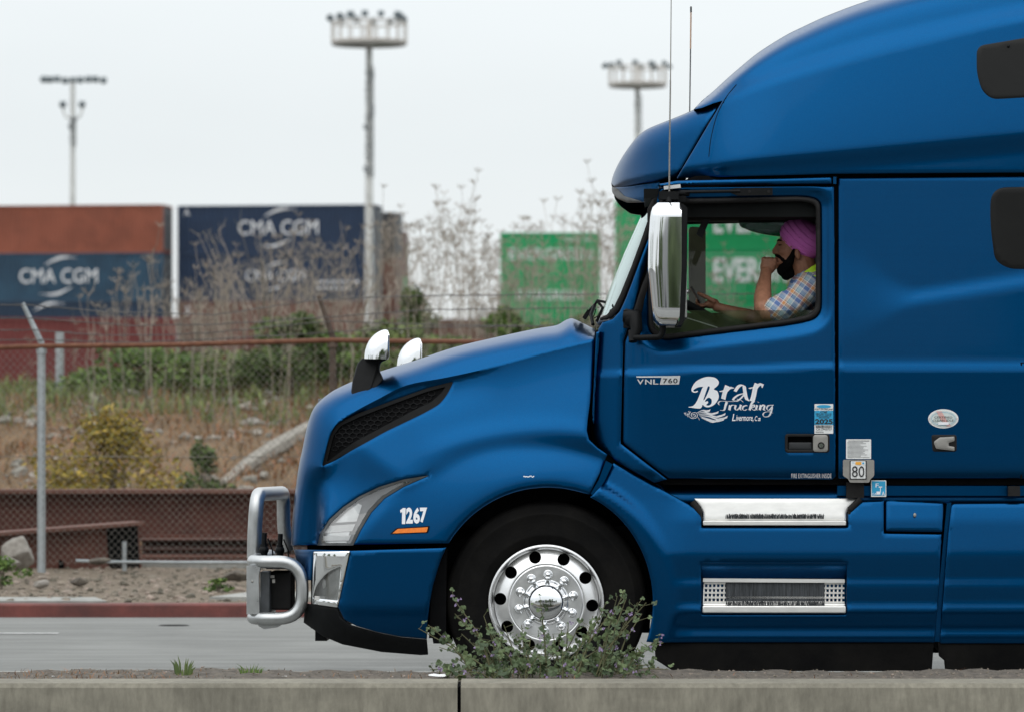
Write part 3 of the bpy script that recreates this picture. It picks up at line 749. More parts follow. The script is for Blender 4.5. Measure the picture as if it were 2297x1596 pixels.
# ---- side skirts
def prof(pts):
    return lambda X, Y: np.interp(Y, [p[0] for p in pts], [p[1] for p in pts])
PR = [(1030, .055), (1120, .042), (1165, .018), (1232, .002), (1242, 0), (1302, .006), (1306, .001), (1356, .006), (1364, -.002), (1374, 0), (1384, .010), (1400, .028), (1416, .030), (1428, .024), (1440, .034)]
pf = prof(PR)
def f_skirt(X, Y):
    v = pf(X, Y)
    # flat flare round the wheel arch
    r_ = np.hypot(X-WC[0], Y-WC[1]); m = (1-sm(276, 300, r_))
    k = sm(1478, 1560, X)
    vv = np.interp(Y, [1030, 1120, 1240, 1440], [.07, .045, .006, .012])
    v = vv*(1-k)+v*k
    v = v*(1-m)+.002*m
    # slight hollow above the lower step
    return v
arr = [(WC[0]+258*math.cos(t)*.915, WC[1]-258*math.sin(t)) for t in np.linspace(R(-20), R(66), 28)]
sk = [(1490, 1440), (1466, 1440)]+arr+[(1356, 1078), (1376, 1036), (1400, 1048), (1456, 1080), (1560, 1138), (1573, 1146), (1574, 1181), (1902, 1181), (1902, 1150), (1932, 1123), (1983, 1121), (1983, 1195), (2112, 1197), (2108, 1300), (2096, 1440)]
STEPW = fillet([(1573, 1262), (1899, 1262), (1899, 1378), (1573, 1378)], 4)
skirt = panel('side_skirt', sk, f_skirt, 'blue_paint', truck, holes=[STEPW], grid=8, lip=.006, ret=.04)
sk2 = panel('side_skirt', [(1490, 1440), (1466, 1440)]+arr+[(1356, 1078), (1376, 1036), (1560, 1130), (2112, 1130), (2096, 1440)], f_skirt, 'blue_paint', truck, grid=26, rolled=False, ret=0)
for q in sk2.data.vertices: q.co.y = TW_-q.co.y
sk2.data.flip_normals()
panel('step_recess', [(1565, 1255), (1906, 1255), (1906, 1385), (1565, 1385)], lambda X, Y: .012+.10*np.clip((Y-1262)/45, 0, 1), 'blue_paint', skirt, grid=10, rolled=False, ret=0)
ad = panel('access_door', fillet([(1987, 1121), (2116, 1127), (2114, 1192), (1987, 1190)], 4), f_skirt, 'blue_paint', skirt, grid=8, mirror=False)
mb = MB(); mb.sphere(T(2052, 1154, .012), (.008, .006, .011), 10, 8); mb.build('lock', 'grey_metal', ad)
m_ = 'blue_paint'
fus = fillet([(2134, 1128, 10), (2700, 1124), (2700, 1442), (2108, 1442), (2112, 1380), (2126, 1200)], 4)
fu = panel('tank_fairing', fus, lambda X, Y: pf(X, Y), 'blue_paint', truck, grid=10, mirror=True)
panel('fairing_edge', [(2124, 1128), (2134, 1126), (2128, 1240), (2108, 1438), (2094, 1438), (2108, 1300)], flatf(.05), 'blue_paint', fu, grid=12, rolled=False, ret=.3)
panel('rubber_skirt', [(1468, 1437), (2095, 1437), (2089, 1520), (1520, 1510), (1470, 1478)], lambda X, Y: .05+(Y-1437)/440*.06, 'rubber', truck, grid=14, ret=.02, lip=.004, mirror=True)
panel('rubber_skirt', [(2104, 1437), (2700, 1437), (2700, 1520), (2122, 1520), (2118, 1480), (2106, 1470)], lambda X, Y: .05+(Y-1437)/440*.06, 'rubber', truck, grid=14, ret=.02, lip=.004, mirror=True)
# the piece of fairing between hood and skirt
panel('fender_joint', [(1343, 1075), (1359, 1032), (1374, 1040), (1356, 1078), (1334, 1112), (1325, 1106)], flatf(.028), 'blue_paint', truck, grid=8, rolled=False, ret=.04)
# steps
s1 = panel('step', [(1558, 1117), (1930, 1117), (1903, 1138), (1898, 1150), (1898, 1166), (1578, 1166), (1577, 1146), (1572, 1136)], lambda X, Y: .055+.02*(1166-Y)/50, 'step_metal', truck, grid=8, lip=.003, ret=.012)
m_ = MB(); c0, c1 = T(1577, 1172, 0), T(1898, 1172, 0); m_.box(((c0.x+c1.x)/2, .03, c0.z), (c1.x-c0.x, .06, .024)); o = m_.build('step_nosing', 'step_metal', s1); b = o.modifiers.new('b', 'BEVEL'); b.width = .004; b.segments = 2
def brushstrip(x0, x1, y0, y1, v, par):
    m_ = MB(); rr = random.Random(int(x0+y0))
    for i in range(420):
        x = rr.uniform(x0, x1); a = T(x, y1, v+rr.uniform(-.004, .012)); h = (y1-y0)/440*rr.uniform(.6, 1.05)
        m_.box(a+Vector((0, 0, h/2)), (.0022, .0022, h), M=Matrix.Rotation(rr.uniform(-.25, .25), 3, 'Y'))
    m_.build('brush_strip', 'brush_fibre', par)
brushstrip(1628, 1848, 1151, 1162, .045, s1)
ly0, ly1 = 1298, 1374
s2 = panel('step', [(1577, 1296), (1895, 1298), (1895, 1306), (1577, 1304)], flatf(.035), 'step_metal', truck, grid=10, lip=.002, ret=.05, rolled=False)
m_ = MB()      # perforated tread seen through the opening: rows of slots
for rI in range(5):
    y = 1308+rI*10.5
    a, b = T(1580, y, 0), T(1895, y, 0); m_.box(((a.x+b.x)/2, .07-.006*rI, a.z), (b.x-a.x, .012, .010))
for x in list(range(1580, 1632, 9))+list(range(1853, 1898, 9)):
    a, b = T(x, 1306, .05), T(x-2, 1358, .05); m_.tube([Vector((a.x, .075, a.z)), Vector((b.x, .05, b.z))], .0048, 6)
m_.build('tread', 'step_metal', s2)
c0, c1 = T(1628, 1306, 0), T(1850, 1352, 0)
m_ = MB(); m_.box(((c0.x+c1.x)/2, .052, (c0.z+c1.z)/2), (c1.x-c0.x, .012, c0.z-c1.z)); m_.build('tread_brush', 'brush_fibre', s2)
m_ = MB(); c0, c1 = T(1576, 1365, 0), T(1897, 1365, 0); m_.box(((c0.x+c1.x)/2, .012, c0.z), (c1.x-c0.x, .06, .036)); m_.box(((c0.x+c1.x)/2, .06, c0.z+.022), (c1.x-c0.x, .08, .012)); o = m_.build('step_nosing', 'step_metal', s2); b = o.modifiers.new('b', 'BEVEL'); b.width = .006; b.segments = 3
brushstrip(1628, 1850, 1346, 1357, -.004, s2)
for sx in ((1553, 1128, 1572, 1150), (1930, 1122, 1906, 1142)):
    m_ = MB(); m_.tube([T(sx[0], sx[1]-4, .04), T(sx[2], sx[3], .035)], .016, 10); m_.tube([T(sx[2]-2, sx[3]-1, .03), T(sx[2]+1, sx[3]+14, .035)], .009, 8); m_.build('step_damper', 'gasket', truck)

# ---- door furniture
h = panel('door_handle', fillet([(1761, 972), (1861, 972), (1861, 1014), (1761, 1014)], 7), lambda X, Y: f_cab(X, Y)-.006, 'gasket', dd, holes=[fillet([(1767, 978), (1822, 978), (1822, 1008), (1767, 1008)], 4)], grid=7, lip=.003, ret=.02)
panel('handle_cup', [(1766, 977), (1823, 977), (1823, 1009), (1766, 1009)], flatf(.045), 'matt_black', h, grid=12, rolled=False, ret=0)
panel('grip', fillet([(1769, 991), (1821, 991), (1821, 1008), (1769, 1008)], 3), lambda X, Y: f_cab(X, Y)-.001, 'interior_grey', h, grid=7, lip=.004, ret=.012)
panel('lock_plate', fillet([(1824, 974), (1857, 974), (1857, 1012), (1824, 1012)], 7), lambda X, Y: f_cab(X, Y)-.012, 'grey_metal', h, grid=7, lip=.003, ret=.01)
mb = MB(); c = T(1842, 998, one(f_cab, 1842, 998)-.013)
mb.lathe(c, [(.0001, -.004), (.011, -.004), (.012, .002)], 20); mb.build('lock_cylinder', 'chrome', h)
mb = MB(); mb.lathe(c, [(.012, -.003), (.017, -.003), (.018, .003)], 20); mb.build('lock_ring', 'gasket', h)
# luggage latch
lt_ = panel('luggage_latch', fillet([(2089, 974), (2146, 974), (2146, 1012), (2092, 1012)], 6), lambda X, Y: f_cab(X, Y)-.004, 'gasket', sp, grid=7, lip=.004, ret=.01)
panel('latch_lever', fillet([(2094, 990, 5), (2108, 980), (2141, 978), (2141, 988), (2128, 992), (2128, 999), (2141, 1001), (2141, 1010), (2100, 1005)], 2), lambda X, Y: f_cab(X, Y)-.018+(X-2094)/47*.004, 'grey_metal', lt_, grid=7, lip=.003, ret=.014)

# ---- lettering and stickers on the door
mb = MB(); Pd = on(f_cab, .008)
mb.add([Pd(x, y) for x, y in ((1427, 843), (1526, 842), (1525.5, 845.5), (1428, 846))], [(0, 1, 2, 3)])
mb.add([Pd(x, y) for x, y in ((1484, 845.5), (1525.5, 845.5), (1523, 861), (1480, 861.5))], [(0, 1, 2, 3)])
for ch, bx in (('V', (1429, 850, 1444, 861)), ('N', (1447, 850, 1462, 861)), ('L', (1465, 850, 1477, 861))): put_text(mb, ch, bx, Pd, bold=.02)
Pd = on(f_cab, .004)
bd = mb.build('model_badge', 'badge_silver', dd, None)
mb = MB(); put_text(mb, '760', (1487, 847.5, 1520, 858.5), on(f_cab, .0105), bold=.015, spacing=1.1); mb.build('model_number', 'sticker_black', bd)

def q2(zx, zy): return (1390.9+zx/4.6543, 818.8+zy/4.6543)     # tracing aid: close-up to grid
def nib(mb, path, w, ang=R(22), f=f_cab, off=.004, w2=None, n=5):
    """broad-nib pen stroke"""
    c = catmull([q2(*p) for p in path], n); m = len(c)
    for i in range(m-1):
        ww = []
        for k in (i, i+1):
            t = k/(m-1); q = w if w2 is None else (w+(w2-w)*t); ww.append(q/4.6543/2)
        dx, dy = math.cos(ang), math.sin(ang)
        P = []
        for k, q in ((i, ww[0]), (i+1, ww[1])):
            x, y = c[k]; P += [(x-dx*q, y-dy*q), (x+dx*q, y+dy*q)]
        A = [P[0], P[1], P[3], P[2]]
        # give hairlines a little body
        dd_ = Vector((c[i+1][0]-c[i][0], c[i+1][1]-c[i][1])); 
        if dd_.length < 1e-6: continue
        nn = Vector((-dd_.y, dd_.x)).normalized()*.55
        B = [(c[i][0]+nn.x, c[i][1]+nn.y), (c[i+1][0]+nn.x, c[i+1][1]+nn.y), (c[i+1][0]-nn.x, c[i+1][1]-nn.y), (c[i][0]-nn.x, c[i][1]-nn.y)]
        z = random.random()*.0008
        for Q in (A, B): mb.add([T(x, y, one(f, x, y)-off-z) for x, y in Q], [(0, 1, 2, 3)])
def shape(mb, pts, hole=(), f=f_cab, off=.004, tr=q2):
    c = [tr(*p) for p in catmull(pts, 4, True)]
    from mathutils.geometry import tessellate_polygon
    loops = [[Vector((*p, 0)) for p in c]]
    for h_ in hole: loops.append([Vector((*tr(*p), 0)) for p in catmull(h_, 4, True)])
    fl = [p for l_ in loops for p in l_]
    mb.add([T(p.x, p.y, one(f, p.x, p.y)-off) for p in fl], tessellate_polygon(loops))
mb = MB()
# the big initial
KB = 1.0909
sB = [(652, 396), (700, 384), (735, 340), (765, 270), (785, 218), (796, 203), (750, 207), (718, 222), (702, 238), (715, 248), (745, 240), (738, 254), (705, 258), (684, 240), (690, 205), (730, 150), (800, 115), (860, 108), (915, 120), (945, 155), (935, 190), (898, 226), (930, 244), (945, 288), (935, 330), (900, 375), (850, 398), (815, 394), (790, 376), (782, 396), (765, 410), (720, 408), (680, 402)]
h1 = [(842, 200), (858, 206), (845, 250), (812, 318), (798, 330), (806, 300), (826, 240)]
h2 = [(812, 345), (828, 318), (852, 306), (876, 326), (874, 362), (850, 382), (824, 376), (842, 358), (838, 340)]
shape(mb, [(a*KB, b*KB) for a, b in sB], hole=[[(a*KB, b*KB) for a, b in h] for h in (h1, h2)])
# r a r
nib(mb, [(1042, 272), (1068, 266), (1095, 258)], 22)
nib(mb, [(1120, 210), (1105, 250), (1088, 300), (1078, 350)], 47)
nib(mb, [(1095, 285), (1135, 240), (1178, 228)], 28, w2=43)
nib(mb, [(1200, 270), (1240, 215), (1290, 205), (1300, 250), (1312, 320), (1330, 365)], 32, w2=47)
nib(mb, [(1300, 290), (1240, 305), (1195, 335), (1178, 362)], 22)
nib(mb, [(1180, 358), (1215, 372), (1262, 340), (1305, 290)], 18)
nib(mb, [(1225, 352), (1255, 356), (1285, 380)], 32, w2=13)
nib(mb, [(1348, 240), (1375, 232), (1400, 228)], 22)
nib(mb, [(1430, 188), (1410, 240), (1398, 300), (1385, 350), (1372, 372)], 50)
nib(mb, [(1405, 265), (1440, 208), (1485, 190)], 26, w2=46)
nib(mb, [(1485, 195), (1482, 232)], 32, w2=9)
# second line
nib(mb, [(1035, 410), (1025, 395), (1045, 372), (1110, 372), (1180, 375), (1215, 365)], 16, w2=10)
nib(mb, [(1115, 378), (1100, 420), (1085, 465), (1045, 466)], 28, w2=12)
nib(mb, [(1150, 415), (1140, 465)], 26); nib(mb, [(1145, 435), (1170, 412), (1195, 415)], 16)
nib(mb, [(1208, 412), (1200, 455), (1225, 462), (1255, 425)], 22, w2=12); nib(mb, [(1262, 408), (1252, 455), (1268, 462)], 24, w2=12)
nib(mb, [(1325, 415), (1290, 425), (1278, 455), (1300, 467), (1325, 455)], 22, w2=10)
nib(mb, [(1398, 368), (1372, 400), (1352, 465)], 24); nib(mb, [(1365, 430), (1402, 408), (1400, 430), (1370, 440), (1395, 465), (1412, 460)], 15)
nib(mb, [(1432, 412), (1420, 455), (1436, 462)], 24, w2=14); nib(mb, [(1440, 378), (1446, 384)], 20)
nib(mb, [(1470, 412), (1458, 465)], 24); nib(mb, [(1466, 432), (1500, 408), (1508, 425), (1498, 462), (1512, 462)], 20)
nib(mb, [(1590, 412), (1545, 420), (1532, 452), (1555, 466), (1585, 430), (1600, 408)], 18, w2=10)
nib(mb, [(1588, 430), (1578, 480), (1555, 525), (1510, 535), (1492, 510), (1515, 485), (1565, 482), (1590, 495)], 18, w2=10)
# winged flourish
for a_, b_, c_, d_ in (((800, 492), (860, 468), (905, 475), (940, 466)), ((812, 498), (880, 486), (960, 505), (1026, 486)), ((820, 510), (900, 505), (1010, 535), (1098, 506)), ((830, 522), (920, 528), (1030, 562), (1120, 536)), ((840, 532), (900, 552), (1000, 580), (1085, 560)), ((850, 545), (900, 565), (960, 586), (1005, 578))):
    nib(mb, [a_, b_, c_, d_], 6, ang=R(-75), w2=24, n=6)
    nib(mb, [c_, d_], 22, ang=R(-75), w2=6)
nib(mb, [(768, 520), (760, 512), (772, 506), (786, 516), (780, 534), (758, 538), (742, 520), (752, 496), (785, 490), (806, 510), (800, 540), (765, 552), (730, 540), (718, 510), (735, 480)], 9)
nib(mb, [(706, 500), (700, 515), (712, 535)], 10); nib(mb, [(688, 490), (680, 505), (690, 518)], 9); nib(mb, [(676, 490), (672, 498), (677, 506)], 7)
nib(mb, [(712, 484), (722, 476)], 8); nib(mb, [(815, 540), (830, 568)], 10, w2=4)
mb.build('company_lettering', 'white_vinyl', dd, None)
mb = MB()
for ch, bx in (('L', (1642, 927, 1650, 943)), ('ivermore,', (1651, 930, 1690, 945)), ('C', (1693, 932, 1699, 943)), ('a', (1700, 936, 1706, 943))): put_text(mb, ch, bx, Pd, bold=.01, shear=.25)
mb.build('town_lettering', 'white_vinyl', dd, None)
mb = MB(); put_text(mb, 'FIRE EXTINGUISHER INSIDE', (1775, 1061, 1865, 1071), Pd, bold=-.004, spacing=1.08); mb.build('notice_lettering', 'white_vinyl', dd, None)

def sticker(name, box, base, par, f, items, off=.003, poly=None, lab=None):
    x0, y0, x1, y1 = box
    o = decal(name, poly or fillet([(x0, y0), (x1, y0), (x1, y1), (x0, y1)], 1.5), f, base, par, off)
    groups = {}
    for m_, kind, *a in items: groups.setdefault(m_, []).append((kind, a))
    lv = 0
    for m_, lst in groups.items():
        mb = MB(); lv += 1
        for kind, a in lst:
            oo = off+.0014*lv+.001
            if kind == 'r': mb.add([T(x, y, one(f, x, y)-oo) for x, y in ((a[0], a[1]), (a[2], a[1]), (a[2], a[3]), (a[0], a[3]))], [(0, 1, 2, 3)])
            elif kind == 't': put_text(mb, a[0], a[1], on(f, oo), bold=a[2] if len(a) > 2 else .01)
            elif kind == 'o':
                cx, cy, rx, ry = a[:4]; ri = a[4] if len(a) > 4 else 0; n = 28
                P = [(cx+rx*math.cos(2*math.pi*i/n), cy+ry*math.sin(2*math.pi*i/n)) for i in range(n)]
                if ri:
                    Q = [(cx+(rx-ri)*math.cos(2*math.pi*i/n), cy+(ry-ri)*math.sin(2*math.pi*i/n)) for i in range(n)]
                    mb.add([T(x, y, one(f, x, y)-oo) for x, y in P+Q], [(i, (i+1) % n, n+(i+1) % n, n+i) for i in range(n)])
                else: mb.add([T(x, y, one(f, x, y)-oo) for x, y in P], [tuple(range(n))])
            elif kind == 'p': mb.add([T(x, y, one(f, x, y)-oo) for x, y in a[0]], [tuple(range(len(a[0])))])
        mb.build('sticker_print', m_, o, None)
    return o
rr = random.Random(5); S0 = [('sticker_blue', 'r', 1827, 920, 1869, 951.5), ('sticker_blue', 'o', 1848, 910.5, 16, 3.6)]
for s_, b_, w_ in (('PORT OF OAKLAND', (1828, 915, 1868.5, 918.3), .02), ('CTMP', (1840, 921, 1856, 924.6), .02), ('SECURE TRUCK', (1830, 925.6, 1866, 928.6), .02), ('ENROLLMENT', (1832, 929.8, 1864.5, 932.8), .02), ('PROGRAM', (1837, 934, 1860, 937), .02), ('2025', (1828.5, 938.5, 1868, 950), .035), ('CA-ZP00727', (1831, 959.5, 1866, 963.8), .0)): S0.append(('sticker_black', 't', s_, b_, w_))
x = 1830
while x < 1867: w_ = rr.choice([.5, .8, 1.3]); S0.append(('sticker_black', 'r', x, 953, min(x+w_, 1867), 958.3)); x += w_+rr.choice([.5, .8])
x = 1830
while x < 1848: S0.append(('sticker_black', 'r', x, 966.5, x+.6, 969)); x += 1.2
sticker('permit_sticker', (1827, 905, 1869, 971.5), 'sticker_white', dd, f_cab, S0)
ov = [(2116+34*math.cos(t), 938+21.5*math.sin(t)) for t in np.linspace(0, 2*math.pi, 40)[:-1]]
sticker('idle_sticker', None or (0, 0, 1, 1), 'sticker_white', sp, f_cab,
        [('sticker_pale', 'o', 2116, 938, 30, 18), ('sticker_pink', 'p', [(2100, 921), (2112, 921), (2126, 945), (2134, 954), (2124, 955), (2110, 940)]), ('sticker_blue', 'o', 2116, 938, 27, 15, .5),
         ('sticker_pink', 'o', 2085.5, 938, 1.3, 1.3), ('sticker_pink', 'o', 2146.5, 938, 1.3, 1.3),
         ('sticker_black', 't', 'CERTIFIED', (2096, 932.5, 2136, 937), .0), ('sticker_black', 't', 'CLEAN IDLE', (2092, 939.5, 2139, 944), .0), ('white_vinyl', 'r', 2105, 945.5, 2128, 951.5)], poly=ov)
P0 = [('sticker_black', 'r', 1903, 987, 1950, 988.2)]
for i in range(13):
    y = 990.5+i*2.8; P0.append(('sticker_black', 'r', 1901, y, rr.uniform(1930, 1951), y+.7))
sticker('paper_notice', (1898, 984, 1954, 1028), 'sticker_white', sp, f_cab, P0)
bk = decal('plate_bracket', fillet([(1891, 1030), (1961, 1030), (1961, 1066), (1952, 1074), (1950, 1081), (1906, 1081), (1903, 1073), (1891, 1066)], 4), lambda X, Y: f_cab(X, Y)*0+.0, 'grey_metal', sp, .012, .012)
f80 = flatf(-.013)
decal('plate_border', [(1906, 1032), (1944, 1032), (1944, 1074), (1906, 1074)], f80, 'sticker_black', bk, .002)
sticker('plate', (1908.5, 1033, 1941.5, 1072), 'sticker_white', bk, f80, [('sticker_orange', 'r', 1919, 1034.5, 1932, 1041), ('sticker_black', 't', '80', (1911, 1044, 1939, 1069), .0), ('sticker_blue', 't', 'CA', (1911, 1035, 1916.5, 1038), 0), ('sticker_blue', 'o', 1936.5, 1037.5, 2.2, 2.2)], off=.004)
sticker('tag_sticker', (1954, 1076, 1988, 1113), 'sticker_white', sp, flatf(.03), [('sticker_blue', 'r', 1956, 1078, 1986, 1110), ('white_vinyl', 't', 'F', (1964, 1083, 1971, 1092)), ('white_vinyl', 't', 'T', (1971, 1090, 1979, 1103)), ('white_vinyl', 't', 'CA', (1957, 1104, 1966, 1109)), ('white_vinyl', 'r', 1966, 1101, 1975, 1108), ('white_vinyl', 't', 'A', (1978, 1101, 1985, 1110))], off=.003)

# ---- window: handle bar above, lowered pane
m_ = MB(); m_.tube([T(1530, 433, -.01), T(1545, 431, -.02), T(1660, 429, -.02)], .008, 8); m_.prism([T(1636, 426, -.02), T(1650, 422, -.02), T(1733, 421, -.02), T(1733, 438, -.02), T(1655, 439, -.02), T(1640, 433, -.02)], (0, .03, 0))
gb = m_.build('wiper_hinge', 'black_plastic', dd)
m_ = MB()
for x in (1681, 1724): m_ = MB(); m_.lathe(T(x, 430, -.024), [(.0001, 0), (.007, 0), (.008, .008)], 12); m_.build('bolt', 'gasket', gb)
pane = [(1462, 700), (1829, 697), (1829, 712), (1790, 722), (1700, 731), (1600, 742), (1490, 754), (1462, 740)]
panel('window_glass', [(1464, 697), (1833, 696), (1833, 716), (1800, 728), (1600, 748), (1488, 757), (1466, 745)], flatf(.065), 'door_glass', dd, grid=20, rolled=False, ret=.004)
panel('far_window_glass', [(1500, 470), (1835, 470), (1835, 745), (1500, 745)], flatf(2.44), 'far_glass', truck, grid=40, rolled=False, ret=.004)
panel('quarter_post', [(1480, 455), (1530, 455), (1500, 500), (1483, 560)], flatf(.10), 'interior_dark', dd, grid=14, rolled=False, ret=.02)

# ---- main mirror
mir = empty('door_mirror'); mir.parent = truck
def mirror_head(dv, sx, sy, s_, nm_parent, plain=False):
    # section superellipse lofted over height, bulging towards the front
    m_ = MB(); NY, NA = 26, 28; vs = []
    base = (1494, 600)
    for i in range(NY+1):
        t = i/NY; y = 455+t*(730-455)
        xl = np.interp(y, [455, 462, 480, 530, 600, 700, 722, 730], [1474, 1464, 1459, 1455, 1453, 1462, 1466, 1476])
        xr = np.interp(y, [455, 460, 470, 600, 715, 730], [1524, 1529, 1531, 1531, 1524, 1514])
        vd = np.interp(t, [0, .02, .07, .9, .97, 1], [.07, .10, .125, .125, .11, .08])
        for j in range(NA+1):
            a = math.pi*j/NA; c, s = math.cos(a), math.sin(a)
            X = xr-(xr-xl)*abs(s)**.45; V = -.13-vd*np.sign(c)*abs(c)**.35
            vs.append(T(X, y, V+dv))
    w = NA+1; m_.add(vs, [(i*w+j, i*w+j+1, (i+1)*w+j+1, (i+1)*w+j) for i in range(NY) for j in range(NA)])
    m_.add(vs[:w], [tuple(range(w))]); m_.add(vs[-w:], [tuple(range(w))])
    return m_
mirror_head(0, 0, 0, 1, mir).build('mirror_shell', 'chrome', mir, 40)
m_ = MB(); bk_ = [(1524, 456), (1533, 458), (1542, 466), (1541, 600), (1536, 716), (1528, 730), (1518, 731)]
m_.prism([T(x, y, -.255) for x, y in bk_+[(1524, 722), (1529, 600), (1529, 470)]], (0, .25, 0)); m_.build('mirror_housing', 'black_plastic', mir)
m_ = MB(); m_.box(T(1538, 593, -.13), (.012, .2, .54)); m_.build('mirror_glass', 'lamp_chrome', mir)
m_ = MB(); arm = arcp([T(1415, 752, -.02), T(1425, 758, -.08), T(1482, 756, -.12), T(1487, 742, -.12), T(1487, 722, -.12)], .05, 5)
m_.tube(arm, .0155, 12); m_.build('mirror_arm', 'black_plastic', mir, 60)
m_ = MB(); m_.box(T(1406, 716, .03), (.035, .12, .09)); m_.tube([T(1405, 712, 0), T(1424, 712, -.02), T(1428, 740, -.05), T(1420, 762, -.06)], [.045, .042, .03, .02], 14); m_.sphere(T(1418, 716, -.01), (.05, .045, .048)); m_.tube([T(1419, 742, -.04), T(1420, 766, -.06)], .022, 12); m_.build('mirror_mount', 'black_plastic', mir, 40)
m_ = MB(); m_.tube(arcp([T(1500, 455, -.12), T(1500, 440, -.10), T(1520, 433, -.02), T(1545, 434, .0)], .03, 5), .016, 10); m_.box(T(1500, 440, -.06), (.10, .12, .04)); m_.box(T(1521, 447, -.02), (.08, .04, .03)); m_.prism([T(1476, 447, 0), T(1484, 428, 0), T(1500, 421, 0), T(1535, 440, 0), T(1550, 452, 0), T(1500, 456, 0)], (0, -.02, 0)); m_.build('upper_bracket', 'black_plastic', mir, 40)
m_ = MB(); m_.box(T(1508, 420.5, -.03), (.085, .07, .018), M=Matrix.Rotation(-.12, 3, 'Y').to_3x3()); m_.build('roof_marker', 'brushed_aluminium', mir)
# far door mirror, seen through the cab
fm = empty('door_mirror'); fm.parent = truck
m_ = MB(); pl = fillet([(1545, 508), (1583, 511), (1583, 692), (1545, 692)], 10)
m_.prism([T(x, y, 2.62) for x, y in pl], (0, .16, 0)); m_.build('mirror_housing', 'mirror_olive', fm)
m_ = MB(); m_.tube([T(1560, 700, 2.7), T(1540, 745, 2.62), T(1480, 745, 2.5)], .016, 8); m_.build('mirror_arm', 'black_plastic', fm)

# ---- aerials
m_ = MB(); pts = [T(1501, 445, -.10), T(1502, 330, -.10), T(1504, 180, -.10), T(1507, -160, -.10)]
an = empty('antenna'); an.parent = truck
m_.tube(pts, [.004, .0036, .003, .0018], 8)
hx = []
for i in range(900): a = i*.55; p = pts[0].lerp(pts[1], i/380) if i < 380 else pts[1].lerp(pts[2], (i-380)/520); hx.append(p+Vector((math.cos(a), math.sin(a), 0))*.0042)
m_.tube(hx, .0011, 4); m_.build('whip', 'grey_metal', an)
m_ = MB(); m_.tube([T(1500, 454, -.10), T(1500, 436, -.10)], [.011, .007], 10); m_.build('spring_base', 'silver_tube', an)
an = empty('antenna'); an.parent = truck
m_ = MB(); m_.tube([T(1547, 260, 2.4), T(1549, 110, 2.4)], .0035, 6); m_.build('whip', 'interior_grey', an)
pm('copper_whip', (.42, .25, .15), .5); m_ = MB(); m_.tube([T(1549, 110, 2.4), T(1550, 28, 2.4)], .0042, 6); m_.build('coil', 'copper_whip', an)
m_ = MB(); m_.tube([T(1550, 28, 2.4), T(1550, 15, 2.4)], .005, 6); m_.build('tip', 'black_plastic', an)

# ---- wipers
m_ = MB(); m_.tube([T(1311, 714, .55), T(1318, 700, .5), T(1334, 684, .45), T(1340, 674, .42), T(1358, 678, .4)], .007, 6)
m_.tube([T(1334, 684, .45), T(1326, 706, .4), T(1330, 728, .35)], .010, 6); m_.tube([T(1340, 676, .42), T(1352, 690, .4), T(1346, 704, .4), T(1338, 722, .4)], .008, 6)
m_.tube([T(1318, 700, .5), T(1330, 715, .45), T(1345, 707, .4)], .003, 6); m_.tube(catmull([T(1330, 690, .45), T(1322, 706, .45), T(1330, 712, .45), T(1336, 694, .45), T(1326, 700, .45)], 5), .0028, 5)
m_.box(T(1316, 706, .5), (.05, .05, .022), M=Matrix.Rotation(-1.0, 3, 'Y').to_3x3()); m_.build('wiper', 'black_plastic', truck)

